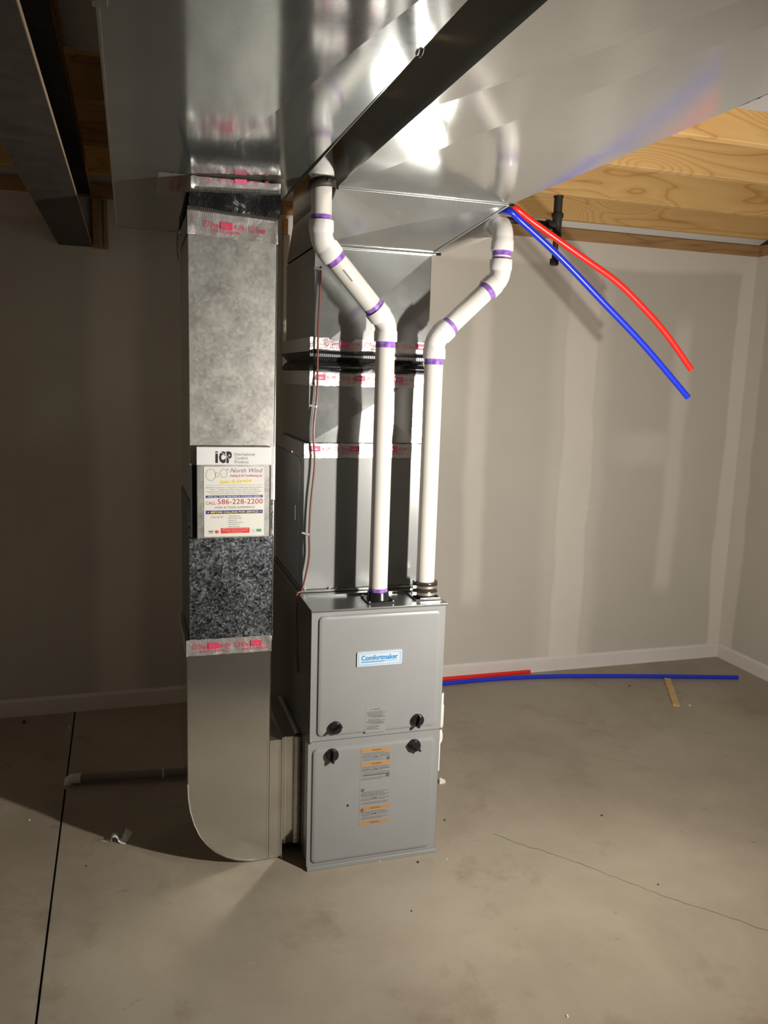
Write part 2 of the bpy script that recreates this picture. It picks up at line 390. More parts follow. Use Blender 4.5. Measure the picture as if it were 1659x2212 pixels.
# top edge of the drywall (paper edge, a little proud)
def baseboard(name, outline, axis, a, b):
    return struct(MB().prism(outline, axis, a, b).build(name, 'baseboard'), None, 'baseboard')
bh = .082; t = .014
o = baseboard('baseboard_back', [(YW, 0), (YW-t, 0), (YW-t, bh-.012), (YW-t+.006, bh-.003), (YW-.004, bh), (YW, bh)], 0, XL, XR); o['label'] = 'white primed baseboard along the back wall'
o = baseboard('baseboard_right', [(XR, 0), (XR-t, 0), (XR-t, bh-.012), (XR-t+.006, bh-.003), (XR-.004, bh), (XR, bh)], 1, YF, YW-t); o['label'] = 'white primed baseboard along the right wall'
# ceiling: subfloor and joists running left to right
ceil = struct(box('ceiling', 'subfloor', None, XL, XR+.1, YF, YW+.12, 2.63, 2.66), 'timber subfloor over exposed joists', 'ceiling')
jm = None
ys = [1.40, .925, .415, .005] + [.005-.43*k for k in range(1, 12)]
for y in ys:
    if jm is None:
        o = box('joist', 'wood', ceil, XL, XR+.1, y, y+.04, ZJ, 2.63, bevel=.003); jm = o
    else:
        o = jm.copy(); COL.objects.link(o); o.location = Vector(((XL+XR+.1)/2, y+.02, ZJ))-WL[ceil]; WL[o] = Vector(((XL+XR+.1)/2, y+.02, ZJ))

# steel beam on the left, its end let into the back wall
bx0, bx1, bz0, bz1 = -.800, -.665, 2.106, 2.335
beam = thing('steel_beam', 'dark rusty steel beam running to a pocket in the back wall', 'beam', ((bx0+bx1)/2, 0, bz0))
yb0, yb1 = -3.5, YW-.004
box('bottom_flange', ['steel'], beam, bx0, bx1, yb0, yb1, bz0, bz0+.013, bevel=.0015)
box('web', 'steel', beam, (bx0+bx1)/2-.005, (bx0+bx1)/2+.005, yb0, yb1, bz0+.013, bz1-.013)
box('top_flange', 'steel', beam, bx0, bx1, yb0, yb1, bz1-.013, bz1, bevel=.0015)
for x in (bx0, bx1): box('flange_edge', 'steel_edge', beam, x-.0008, x+.0008, yb0, yb1, bz0+.001, bz0+.012, label='worn pale edge of the bottom flange')
box('timber_nailer', 'wood_sill', beam, bx0, bx1, yb0, yb1, bz1, ZJ-.002, label='timber plate bolted on top of the beam')
# pocket framing beside the beam end
pk = thing('pocket_framing', 'short timber and masonry packing beside the steel beam end', 'packing', (-.63, YW-.02, 2.10))
box('packing_block', 'wood_sill', pk, -.660, -.640, YW-.03, YW-.001, 2.10, 2.306, bevel=.002)
box('masonry_block', M['concrete'], pk, -.640, -.617, YW-.022, YW-.001, 2.10, 2.306, bevel=.002)
box('edge_stud', 'wood_sill', pk, -.616, -.598, YW-.028, YW-.001, 2.10, 2.300, bevel=.002)
# metal panning nailed under the joist bay left of the return duct
pan = box('joist_pan', 'galv_matte', None, bx1+.01, -.55, -.70, -.025, ZJ-.012, ZJ-.001)
tag(pan, 'dull grey sheet metal panning under the joists between beam and duct', 'sheet metal')
# narrow pale board on the back wall, seen in the gap between the two duct stacks
st = thing('wall_batten', 'narrow pale vertical batten on the back wall between the duct stacks', 'batten', (.075, YW-.02, .6))
xa, xb = U(612, 560, 1, YW-.02).x, U(626, 560, 1, YW-.02).x
box('board', 'pale_board', st, xa, xb, YW-.03, YW-.002, .9, 2.22, bevel=.002)
box('timber_offcut', 'wood', st, xa-.002, xb-.012, YW-.034, YW-.002, 2.221, 2.29, bevel=.002)

# ------------------------------------------------------------------ foil tape helpers
TAPE_U = .131
def tape_print(name, parent, x0, x1, yf, zfun, h, u_off=0, two=True, ink='ink_red', size=.016, vpos=.42):
    """red maker's print along the front of a tape band"""
    mb = MB(); L = x1-x0
    def mp(u, v): x = x0+u; return (x, yf, zfun(x)+v)
    u = -u_off; v0 = h*vpos
    def ok(a, b): return a >= .002 and b <= L-.002
    while u < L:
        if ok(u, u+.018):
            put_ring(mb, mp, u+.009, v0+size/2, size*.56, .0013, 0); put_text(mb, 'UL', mp, u+.0055, v0+size*.25, u+.0125, v0+size*.75, 0)
        if ok(u+.021, u+.049): put_text(mb, 'Shur', mp, u+.021, v0, u+.049, v0+size, 0)
        if ok(u+.049, u+.083):
            put_rect(mb, mp, u+.049, v0-.002, u+.083, v0+size+.002, 0)
            mp2 = lambda a, b: (mp(a, b)[0], yf-.0003, mp(a, b)[2]); put_text(mb, 'Tape', mp2, u+.051, v0+.001, u+.073, v0+size*.8, 1)
        if ok(u+.087, u+.118): put_text(mb, 'AF 099', mp, u+.087, v0+.001, u+.118, v0+size*.85, 0)
        if two and ok(u+.022, u+.105): put_text(mb, '181A-P / 181B-FX', mp, u+.022, v0-size*.75, u+.105, v0-size*.28, 0)
        u += TAPE_U
    if mb.v: return mb.build(name, [ink, 'foil'], parent, label='red printed lettering')
def tape_band(parent, x0, x1, y0, y1, zb, zt, pr=.0016, name='foil_tape', sides=True, seed=0, crinkle=.0012):
    """a strip of foil wrapped over front and sides of a duct; zb, zt give its lower and upper edge over x"""
    mb = MB(); rn = random.Random(seed)
    def dz(p): return (mnoise.noise(Vector((p[0]*38+seed, p[1]*38, p[2]*38)))*crinkle)
    def front(i, j):
        x = x0+(x1-x0)*i; z = zb(x)+(zt(x)-zb(x))*j; e = .0025*mnoise.noise(Vector((x*55+seed, j*3, 1)))*(1 if j in (0, 1) else 0)
        k = max(0, 1-min(i, 1-i)*14); p = (x, y0-pr, z+e); return (x, y0-pr+dz(p)*(1+3*k)-.0015*k, z+e+.004*k*mnoise.noise(Vector((j*6, x*90, seed))))
    mb.grid(front, 48, 6)
    if sides:
        for x, sg in ((x0, -1), (x1, 1)):
            def side(i, j):
                y = y0-pr+(y1-y0)*i; z = zb(x)+(zt(x)-zb(x))*j; p = (x, y, z); return (x+sg*(pr+dz(p)), y, z)
            if sg < 0: mb.grid(lambda i, j: side(1-i, j), 16, 5)
            else: mb.grid(side, 16, 5)
    return mb.build(name, 'foil', parent, smooth=50)
def crimp(parent, x0, x1, y, zf, h, n, name='crimp_strip', up=True, side=None):
    """notched sheet strip that holds the fabric"""
    mb = MB()
    for i in range(n):
        a = x0+(x1-x0)*i/n; b = a+(x1-x0)/n*.62
        z0a, z0b = zf(a), zf(b); mb.hexa([(a, y-.002, z0a), (b, y-.002, z0b), (b, y+.001, z0b), (a, y+.001, z0a)], [(a, y-.002, z0a+h), (b, y-.002, z0b+h), (b, y+.001, z0b+h), (a, y+.001, z0a+h)])
    return mb.build(name, 'galv_edge', parent)
def xpanel(mb, x0, x1, y, z0, z1, out=.005, mi=0):
    """front sheet with its cross-break: the middle stands a little proud"""
    cx, cz = (x0+x1)/2, (z0+z1)/2
    mb.add([(x0, y, z0), (x1, y, z0), (x1, y, z1), (x0, y, z1), (cx, y-out, cz)], [(0, 1, 4), (1, 2, 4), (2, 3, 4), (3, 0, 4)], mi)

# ------------------------------------------------------------------ return trunk
ZT, ZTT = 2.135, 2.375
rt = thing('return_duct', 'wide shiny galvanised return duct hanging above the narrow duct drop', 'duct', (-.3, 0, ZT))
rx0, rx1, ry0, ry1 = -.556, -.036, -2.5, 1.10
A0 = U(422, 371, 2, ZT); A1 = U(904, 0, 2, ZT)
sl = (A1.x-A0.x)/(A1.y-A0.y); ye = A0.y+(rx1-A0.x)/sl     # crease meets the right edge here
lift = .022
mb = MB()
B0 = U(372, 140, 2, ZT); B1 = U(412, 252, 2, ZT)
zc = ZT-.0
V = [(rx0, ry1, ZT), (rx1, ry1, ZT), (rx1, .09, ZT+lift*.5), (A0.x, .09, ZT), (rx1, ye, ZT), (rx1, ry0, ZT), (rx0, ry0, ZT), (A0.x-.02, .35, ZT)]
mb.add(V[:7], [(0, 1, 3), (1, 2, 3), (3, 2, 4), (0, 3, 4, 5, 6)])
mb.build('bottom_panel', 'galv_trunk', rt)
box('left_side', 'galv_trunk', rt, rx0, rx0+.0015, ry0, ry1, ZT, ZTT)
box('right_side', 'galv_trunk', rt, rx1-.0015, rx1, ry0, ry1, ZT+.004, ZTT)
box('end_cap', 'galv_trunk', rt, rx0, rx1, ry1, ry1+.0015, ZT, ZTT)
box('top_panel', 'galv_trunk', rt, rx0, rx1, ry0, ry1, ZTT, ZTT+.0015)
for a in ((rx0-.003, rx0+.002, ry0, ry1, ZT-.002, ZT+.012), (rx0, rx1, ry1-.004, ry1+.004, ZT-.003, ZT+.004)):
    box('folded_seam', 'galv_edge', rt, *a)
yc = U(213, 4, 2, ZT).y
box('drive_cleat', 'galv_edge', rt, rx0-.008, rx0+.014, yc-.012, yc+.01, ZT-.004, ZT+.03, label='bright bent tab at a duct joint')
pq = U(906, 104, 0, rx1)  # white disc and black rim here imitate a small reflection on the duct
MB().tube([(rx1-.004, pq.y, pq.z), (rx1+.005, pq.y, pq.z), (rx1+.006, pq.y, pq.z)], [.012, .012, .009], 20).build('reflection_disc', 'pvc_fit', rt, smooth=40, label='round white disc imitating a reflection on the duct side')
MB().tube([(rx1+.0005, pq.y, pq.z), (rx1+.003, pq.y, pq.z)], .0145, 20).build('reflection_rim', 'black_plastic', rt, smooth=40)
# ------------------------------------------------------------------ supply trunk with its flared take-off
su = thing('supply_duct', 'wide shiny galvanised supply duct over the furnace, running toward the viewer', 'duct', (.35, 0, ZT))
sx0, sx1, sy0, sy1 = .072, .629, -2.3, .76
C1 = U(1300, 190, 2, ZT)
ysl = sx0+0; kx = (C1.x-sx0)/(C1.y-.08); yhit = .08+(sx1-sx0)/kx
mb = MB(); lz = .022
mb.add([(sx0, .08, ZT), (sx1, .08, ZT), (sx1, -.62, ZT-.003), (sx1, yhit, ZT), (sx1, sy0, ZT), (sx0, sy0, ZT), (sx0, -.6, ZT+lz*.6)], [(0, 1, 2, 3), (0, 3, 6), (6, 3, 4, 5)])
mb.build('bottom_panel', 'galv_supply', su)
box('left_side', 'galv_supply', su, sx0, sx0+.0015, sy0, sy1, ZT+.002, ZTT)
box('right_side', 'galv_supply', su, sx1-.0015, sx1, sy0, sy1, ZT, ZTT)
box('top_panel', 'galv_supply', su, sx0, sx1, sy0, sy1, ZTT, ZTT+.0015)
box('end_cap', 'galv_supply', su, sx0, sx1, sy1, sy1+.0015, ZT, ZTT)
pz = 1.99; px0, px1, py0, py1 = .040, .424, .21, .70
mb = MB(); e = .004
bl, br, tl, tr = Vector((px0, py0, pz)), Vector((px1, py0, pz)), Vector((sx0, .08, ZT)), Vector((sx1, .08, ZT))
cf = (bl+br+tl+tr)/4+Vector((0, -.004, -.006))
mb.add([bl, br, tr, tl, cf], [(0, 1, 4), (1, 2, 4), (2, 3, 4), (3, 0, 4)])
b2, br2, t2, tr2 = Vector((px0, py1, pz)), Vector((px1, py1, pz)), Vector((sx0, sy1, ZT)), Vector((sx1, sy1, ZT))
mb.add([bl, b2, t2, tl], [(3, 2, 1, 0)]); mb.add([br, br2, tr2, tr], [(0, 1, 2, 3)]); mb.add([b2, br2, tr2, t2], [(3, 2, 1, 0)])
mb.build('flared_transition', 'galv_plenum', su)
box('front_cleat', 'galv_edge', su, sx0-.004, sx1+.008, .073, .082, ZT-.004, ZT+.004, bevel=.0015, label='bright folded cleat')
box('lower_cleat', 'galv_edge', su, px0-.004, px1+.022, py0-.008, py0+.002, pz-.005, pz+.005, bevel=.0015, label='bright folded cleat')
for x, y, z in ((sx0-.004, .077, ZT), (sx1+.006, .077, ZT), (px1+.022, py0-.003, pz)):
    box('cleat_end', 'black_plastic', su, x-.008, x+.008, y-.006, y+.006, z-.005, z+.003)
for tt in (.5,):
    p, q = bl.lerp(tl, 0), tl
MB().tube([br+Vector((0, -.002, 0)), tr+Vector((0, -.002, 0))], .003, 8).build('corner_seam', 'galv_edge', su, smooth=40)
MB().tube([bl+Vector((0, -.002, 0)), tl+Vector((0, -.002, 0))], .003, 8).build('corner_seam', 'galv_edge', su, smooth=40)
# black plug in the gap, strap between trunks
# side take-off with crumpled foil, far right of the trunk
yb_ = U(1584, 233, 2, ZT).y
tk = thing('branch_duct', 'rectangular metal branch duct leaving the right side of the supply duct', 'duct', (sx1+.6, yb_-.12, ZT+.004))
mb = MB(); mb.grid(lambda i, j: (sx1+.001+1.3*i, yb_-.26+.26*j, ZT+.004-.004*abs(mnoise.noise(Vector((i*30, j*9, 2))))), 60, 12); mb.build('bottom_panel', 'galv_trunk', tk, smooth=60)
box('back_side', 'galv_trunk', tk, sx1+.001, sx1+1.3, yb_-.0015, yb_, ZT+.004, ZTT); box('front_side', 'galv_trunk', tk, sx1+.001, sx1+1.3, yb_-.26, yb_-.2585, ZT+.004, ZTT)
tk1 = MB(); tk1.grid(lambda i, j: (sx1+.002+.07*i, yb_-.25+.24*j, ZT-.002-.003*abs(mnoise.noise(Vector((i*9, j*14, 7))))), 10, 24); tk1.build('foil_tape', 'foil', tk, smooth=40)

# ------------------------------------------------------------------ plenum, flexible connector, stub
pl = thing('supply_plenum', 'square galvanised plenum with creased front above the coil case', 'duct', (.225, .45, 1.37))
def shell(parent, x0, x1, y0, y1, z0, z1, out, name, mat):
    mb = MB(); xpanel(mb, x0, x1, y0, z0, z1, out)
    mb.add([(x0, y0, z0), (x0, y1, z0), (x0, y1, z1), (x0, y0, z1)], [(3, 2, 1, 0)])
    mb.add([(x1, y0, z0), (x1, y1, z0), (x1, y1, z1), (x1, y0, z1)], [(0, 1, 2, 3)])
    mb.add([(x0, y1, z0), (x1, y1, z0), (x1, y1, z1), (x0, y1, z1)], [(3, 2, 1, 0)])
    return mb.build(name, mat, parent)
shell(pl, px0, px1, py0, py1, 1.660, pz-.006, .012, 'upper_box', 'galv_plenum')
shell(pl, .028, .418, .212, .70, 1.374, 1.606, .011, 'lower_box', 'galv_plenum')
for x in (px0, px1): box('corner_edge', 'galv_edge', pl, x-.0012, x+.0012, py0-.001, py0+.002, 1.665, pz-.006)
for x in (.028, .418): box('corner_edge', 'galv_edge', pl, x-.0012, x+.0012, .211, .214, 1.375, 1.60)
mb = MB()   # black fabric, pinched
prof = [(1.598, 0), (1.612, .006), (1.625, -.004), (1.636, -.012), (1.648, -.004), (1.660, .006), (1.67, 0)]
nn = len(prof); ring = []
for z, o in prof:
    for k in range(32):
        s_ = k/32*4; q = int(s_); f_ = s_-q; X0, X1, Y0, Y1 = .030-o, .418+o, .206-o, .70+o
        p = [(X0+(X1-X0)*f_, Y0), (X1, Y0+(Y1-Y0)*f_), (X1-(X1-X0)*f_, Y1), (X0, Y1-(Y1-Y0)*f_)][q]
        ring.append((p[0], p[1]+.002*mnoise.noise(Vector((p[0]*20, z*40, p[1]*20))), z+.004*mnoise.noise(Vector((p[0]*9, p[1]*9, 3)))))
mb.add(ring, [(i*32+k, i*32+(k+1) % 32, (i+1)*32+(k+1) % 32, (i+1)*32+k) for i in range(nn-1) for k in range(32)])
mb.build('flexible_connector', 'fabric', pl, smooth=60)
box('fabric_fold', 'fabric', pl, .34, .405, .196, .205, 1.628, 1.637, bevel=.003)
crimp(pl, .026, .420, .205, lambda x: 1.650-.006*(x/.42), .012, 62)
crimp(pl, .026, .420, .205, lambda x: 1.606-.002*(x/.42), .011, 62)
box('crimp_backing', 'galv_plenum', pl, .026, .420, .2045, .2085, 1.648, 1.668)
box('crimp_backing', 'galv_plenum', pl, .026, .420, .2045, .2085, 1.598, 1.618)
t1 = tape_band(pl, .026, .420, .2085, .70, lambda x: 1.664+.002*x, lambda x: 1.708-.004*x, seed=1)
tape_print('tape_print', t1, .026, .420, .2045, lambda x: 1.664, .046, .085, ink='ink_pink', size=.014)
t2 = tape_band(pl, .026, .420, .2085, .70, lambda x: 1.556, lambda x: 1.603, seed=2)
tape_print('tape_print', t2, .026, .420, .2045, lambda x: 1.556, .047, .03, ink='ink_pink', size=.014)

# ------------------------------------------------------------------ coil case
ca = thing('coil_case', 'grey painted coil case standing on the furnace', 'coil case', (.21, .45, .877))
cx0, cx1, cy0, cy1, cz0, cz1 = .013, .418, .21, .735, .885, 1.371
box('case_body', 'coil_grey', ca, cx0, cx1, cy0, cy1, cz0, cz1, bevel=.0025)
box('base_flange', 'furnace_top', ca, cx0-.006, cx1+.008, cy0-.006, cy1, .8765, .8845, bevel=.001)
for za, zb_ in ((1.30, 1.315), (.95, .965)):
    pass
box('side_panel', 'coil_grey', ca, cx0-.003, cx0, .27, .70, .93, 1.32, bevel=.004)
box('side_slot', 'white_paper', ca, cx0-.0042, cx0-.003, .325, .335, 1.10, 1.15)
for (y, z) in ((.25, 1.31), (.40, 1.325), (.25, .93)):
    MB().tube([(cx0-.006, y, z), (cx0, y, z)], .005, 10).build('screw', 'steel_zinc', ca, smooth=40)
for x in (.022, .105, .128): MB().tube([(x, cy0-.006, .888), (x, cy0, .888)], .004, 10).build('screw', 'steel_zinc', ca, smooth=40)
t3 = tape_band(ca, cx0-.001, cx1+.001, cy0, cy1, lambda x: 1.324, lambda x: 1.3715, seed=3)
tape_print('tape_print', t3, cx0, cx1, cy0-.0035, lambda x: 1.324, .048, .03, ink='ink_pink', size=.014, vpos=.48)

# ------------------------------------------------------------------ furnace
FW, FH, FD = .445, .875, .74
fu = thing('furnace', 'grey upright gas furnace cabinet with two front doors', 'furnace', (FW/2, FD/2, 0))
box('cabinet', 'cabinet_dark', fu, 0, FW, .006, FD, .004, FH-.008, bevel=.003)
box('top_panel', 'furnace_top', fu, -.002, FW+.004, -.004, FD, FH-.0078, FH, bevel=.0015)
box('top_flange', 'furnace_top', fu, .02, .43, .150, .153, FH, FH+.006)
box('base_rail', 'furnace_grey', fu, -.003, FW-.001, -.008, .0055, 0.0, .014, bevel=.002)
def rrect(x0, x1, z0, z1, r, n=6):
    out = []
    for cx, cz, a in ((x1-r, z0+r, -pi/2), (x1-r, z1-r, 0), (x0+r, z1-r, pi/2), (x0+r, z0+r, pi)):
        for k in range(n+1): out.append((cx+r*math.cos(a+pi/2*k/n), cz+r*math.sin(a+pi/2*k/n)))
    return out
def door(name, x0, x1, z0, z1, i0, i1, j0, j1, yb):
    mb = MB(); mb.box(x0, x1, yb, .0055, z0, z1)
    # pressed border: groove round a raised rounded field
    loops = [(0.0, yb+.0002), (.004, yb-.0055), (.010, yb-.0075), (.014, yb-.0075)]
    n0 = None; vs = []; fs = []
    for d, y in loops:
        o = rrect(i0+d, i1-d, j0+d, j1-d, max(.018-d*.8, .004)); vs += [(p[0], y, p[1]) for p in o]; n0 = len(o)
    for a in range(len(loops)-1):
        fs += [(a*n0+k, a*n0+(k+1) % n0, (a+1)*n0+(k+1) % n0, (a+1)*n0+k) for k in range(n0)]
    fs.append(tuple(range((len(loops)-1)*n0, len(loops)*n0))); mb.add(vs, fs)
    return mb.build(name, 'furnace_grey', fu, smooth=28)
ud = door('upper_door', .001, .443, .4445, .866, .021, .428, .458, .856, 0)
ld = door('lower_door', -.004, .440, .0145, .4425, .008, .424, .024, .421, -.001)
YU, YL = -.0076, -.0086
def knob(par, x, z, y, ang):
    mb = MB(); n = 24; r = .0205
    prof = [(r, 0), (r*1.02, -.004), (r*.97, -.012), (r*.86, -.0145), (0.001, -.0145)]
    vs = [(x+a*math.cos(2*pi*k/n), y+b, z+a*math.sin(2*pi*k/n)) for a, b in prof for k in range(n)]
    mb.add(vs, [(i*n+k, i*n+(k+1) % n, (i+1)*n+(k+1) % n, (i+1)*n+k) for i in range(len(prof)-1) for k in range(n)])
    d = Vector((math.cos(ang), 0, math.sin(ang))); q = Vector((-math.sin(ang), 0, math.cos(ang))); c = Vector((x, y, z))
    a, b = .0215, .0055
    mb.hexa([c+d*sx*a+q*sy*b+Vector((0, -.012, 0)) for sx, sy in ((-1, -1), (1, -1), (1, 1), (-1, 1))],
            [c+d*sx*a*.93+q*sy*b*.6+Vector((0, -.027, 0)) for sx, sy in ((-1, -1), (1, -1), (1, 1), (-1, 1))])
    return mb.build('door_knob', 'black_plastic', par, bevel=.0012, smooth=35, label='black plastic turn knob')
for par, px_, py_, yy, an in ((ud, 726, 1574, YU, .55), (ud, 904, 1557, YU, 1.45), (ld, 719, 1633, YL, 1.5), (ld, 897, 1612, YL, -.75)):
    p = U(px_, py_, 1, yy-.012); knob(par, p.x, p.z, yy, an)
# maker's badge
b0 = U(771, 1409, 1, YU); b1 = U(868, 1402, 1, YU); b2_ = U(771, 1440, 1, YU)
bx0_, bx1_, bz0_, bz1_ = b0.x, b1.x, b2_.z, b0.z
MB().prism(rrect(bx0_, bx1_, bz0_, bz1_, .004), 1, YU-.004, YU).build('brand_badge', 'badge_face', ud, label='pale blue raised brand badge')
mb = MB(); yb = YU-.0044
def bmp(u, v): return (bx0_+u, yb, bz0_+v)
bw, bhh = bx1_-bx0_, bz1_-bz0_
for a in ((.005, .0045, bw-.005, .0055), (.005, bhh-.0055, bw-.005, bhh-.0045), (.005, .0045, .006, bhh-.0045), (bw-.006, .0045, bw-.005, bhh-.0045)): put_rect(mb, bmp, *a)
put_text(mb, 'Comfortmaker', bmp, .014, .019, bw-.014, .036, 0, bold=.03)
put_rect(mb, bmp, .014, .0125, bw*.60, .0155); put_rect(mb, bmp, bw*.60, .0138, bw-.014, .0152)
put_ring(mb, bmp, bw-.011, .037, .0014, .0005, 0, 8)
mb.build('badge_lettering', 'ink_blue', ud, label='blue lettering reading Comfortmaker')
def bars(mb, mp, u0, u1, v_top, rows, pitch, th, mi, rnd, full=.75):
    v = v_top
    for i in range(rows):
        a = u0+ (rnd.random()*.1*(u1-u0) if rnd.random() > full else 0); b = u1-(rnd.random()*.35*(u1-u0) if rnd.random() > full else 0)
        u = a
        while u < b:
            w = rnd.uniform(.004, .011); put_rect(mb, mp, u, v-th, min(u+w, b), v, mi); u += w+.0012
        v -= pitch
    return v
# small warning label on the upper door
q0, q1, q2 = U(790, 1530, 1, YU), U(835, 1526, 1, YU), U(788, 1584, 1, YU)
lx0, lx1, lz0, lz1 = q0.x, q1.x, q2.z, q0.z
MB().prism(rrect(lx0, lx1, lz0, lz1, .003), 1, YU-.0004, YU).build('warning_label', 'label_face', ud, label='small grey warning label')
mb = MB(); rnd = random.Random(3); lw = lx1-lx0; lh = lz1-lz0
def lmp(u, v): return (lx0+u, YU-.0006, lz0+v)
def tri(mb, mp, u, v, s, mi): mb.add([mp(u-s, v), mp(u+s, v), mp(u, v+1.7*s)], [(0, 1, 2)], mi)
for v, s in ((lh-.008, 'WARNING'), (lh-.034, 'AVERTISSEMENT'), (lh-.056, 'ADVERTENCIA')):
    tri(mb, lmp, lw*.26, v, .002, 0); put_text(mb, s, lmp, lw*.34, v, lw*.34+.0034*len(s), v+.004, 0)
bars(mb, lmp, .004, lw-.004, lh-.013, 5, .0036, .0022, 1, rnd); bars(mb, lmp, .004, lw-.004, lh-.039, 4, .0036, .0022, 1, rnd); bars(mb, lmp, .004, lw*.68, lh-.061, 4, .0036, .0022, 1, rnd)
mb.build('label_print', ['ink_black', 'label_text'], ud, label='black heading lines and grey small print')['kind'] = 'stuff'
# long warning label on the lower door
q0, q1, q2 = U(781, 1617, 1, YL), U(847, 1609, 1, YL), U(775, 1780, 1, YL)
lx0, lx1, lz0, lz1 = q0.x-.002, q1.x-.002, q2.z, q0.z
MB().prism(rrect(lx0, lx1, lz0, lz1, .004), 1, YL-.0004, YL).build('warning_label', 'label_face', ld, label='tall grey warning label with orange bars')
mb = MB(); lw = lx1-lx0; lh = lz1-lz0
def lmp(u, v): return (lx0+u, YL-.0006, lz0+v)
def lmp2(u, v): return (lx0+u, YL-.0008, lz0+v)
for f in (.985, .805, .215, .022):
    put_rect(mb, lmp, .001, lh*f-.010, lw-.001, lh*f+.0005 if f > .5 else lh*f, 0)
    put_text(mb, 'WARNING' if f > .9 else ('AVERTISSEMENT' if f > .7 else 'ADVERTENCIA'), lmp2, lw*.36, lh*f-.0075, lw*.68, lh*f-.0025, 1)
for top, rows in ((.935, 3), (.89, 2), (.855, 2), (.755, 3), (.715, 2), (.675, 3), (.64, 1), (.605, 2), (.42, 3), (.375, 2), (.33, 2), (.28, 2), (.155, 2), (.12, 2), (.08, 2)):
    bars(mb, lmp, .004, lw-.004, lh*top, rows, .0042, .0026, 2, rnd, .55)
for f in (.865, .70, .315, .11):
    put_rect(mb, lmp2, lw*.34, lh*f-.004, lw*.60, lh*f+.008, 3)
    mp3 = lambda u, v: (lx0+u, YL-.001, lz0+v)
    put_rect(mb, mp3, lw*.37, lh*f, lw*.41, lh*f+.003, 1); put_ring(mb, mp3, lw*.465, lh*f+.003, .0042, .0014, 1, 12); put_rect(mb, mp3, lw*.52, lh*f, lw*.565, lh*f+.004, 1)
for f, uu in ((.825, .90), (.60, .90), (.43, .09), (.165, .09)):
    for du, dv in ((0, .004), (-.004, 0), (.004, 0), (0, -.004)): put_ring(mb, lmp2, lw*uu+du, lh*f+dv+.004, .0024, .0016, 1, 8)
mb.build('label_print', ['ink_orange', 'ink_black', 'label_text_b', 'label_face'], ld, label='orange bars, symbols and small print')['kind'] = 'stuff'
p = U(751, 1740, 1, YL); MB().tube([(p.x, YL-.0004, p.z), (p.x, YL+.002, p.z)], .004, 12).build('hole_shade', 'gap_shade', ld, label='small black disc painted as the shade in a screw hole')
for x, z in ((-.001, .443), (.441, .4445)): MB().tube([(x+.004, -.006, z), (x+.004, .002, z)], .0035, 10).build('screw', 'steel_zinc', fu, smooth=40)
# strip of foil tape down the lower left corner of the cabinet
box('corner_tape', 'foil', fu, -.0015, 0, .006, .055, .03, .43)

# ------------------------------------------------------------------ vent pipes
PR = .0300
def vent(root, P0, E1, E2, E3, P4, base, flange, rubber):
    P0, E1, E2, E3, P4 = map(Vector, (P0, E1, E2, E3, P4))
    def hubbed(a, c, b, r, hub=.036, hl=.034, name='elbow'):
        pts = arc(a, c, b, r, 10); da = (Vector(a)-Vector(c)).normalized(); db = (Vector(b)-Vector(c)).normalized()
        s0, s1 = pts[0]+da*hl, pts[-1]+db*hl
        path = [s0, s0-da*.002, pts[0]+da*.004, pts[0]]+pts[1:-1]+[pts[-1], pts[-1]+db*.004, s1-db*.002, s1]
        rr = [hub*.975, hub, hub, .0338]+[.0332]*(len(pts)-2)+[.0338, hub, hub, hub*.975]
        MB().tube(path, rr, 32).build(name, 'pvc_fit', root, smooth=35)
        return s0, s1
    a0, a1 = hubbed(P0, E1, E2, .055); b0, b1 = hubbed(E1, E2, E3, .055); c0, c1 = hubbed(E2, E3, P4, .055)
    for p, q in ((P0, a0), (a1, b0), (b1, c0), (c1, P4)):
        MB().tube([p-(q-p).normalized()*0, q+(q-p).normalized()*.004], PR, 32).build('pipe_section', 'pvc', root, smooth=40)
    def ringp(p, d, w=.016):
        d = d.normalized(); MB().tube([p-d*.001, p+d*w*.5, p+d*w], [PR+.0007, PR+.0006, PR+.0003], 32, cap=False).build('primer_ring', 'primer', root, smooth=40, label='purple primer stain round the joint')
    ringp(a0, P0-a0, .018); ringp(a1, E2-E1, .015); ringp(b0, E1-E2, .017); ringp(b1, E3-E2, .006 if rubber else .014)
    if rubber: ringp(c0, E2-E3, .015)
    return a0, b1, c0
# left pipe
B = U(816, 1296, 2, FH); e1 = U(829, 697, 1, B.y); e2 = U(694, 521, 1, B.y-.05); e3 = Vector((e2.x-.003, e2.y, 2.24))
ex = thing('vent_pipe', 'white plastic vent pipe with black base collar rising at the middle of the furnace top', 'pipe', (B.x, B.y, FH))
e1 = Vector((B.x, B.y, e1.z))
vent(ex, (B.x, B.y, FH+.012), e1, e2, e3, (e3.x, 1.45, 2.26), None, None, False)
MB().tube([(B.x, B.y, FH+.0285), (B.x, B.y, FH+.043)], PR+.0007, 32, cap=False).build('primer_ring', 'primer', ex, smooth=40)
MB().tube([(B.x, B.y, FH+.0045), (B.x, B.y, FH+.007), (B.x, B.y, FH+.029), (B.x, B.y, FH+.031)], [.038, .0365, .0345, .0335], 32).build('base_collar', 'black_plastic', ex, smooth=40)
MB().prism([(B.x-.046, B.y-.046), (B.x+.046, B.y-.046), (B.x+.046, B.y+.046), (B.x-.046, B.y+.046)], 2, FH+.0002, FH+.005).build('base_plate', 'black_plastic', ex, bevel=.002)
for sx in (-1, 1):
    MB().tube([(B.x+sx*.039, B.y-.039, FH+.005), (B.x+sx*.039, B.y-.039, FH+.008)], .0042, 12).build('screw', 'steel_zinc', ex, smooth=40)
    MB().tube([(B.x+sx*.039, B.y+.039, FH+.005), (B.x+sx*.039, B.y+.039, FH+.008)], .0042, 12).build('screw', 'steel_zinc', ex, smooth=40)
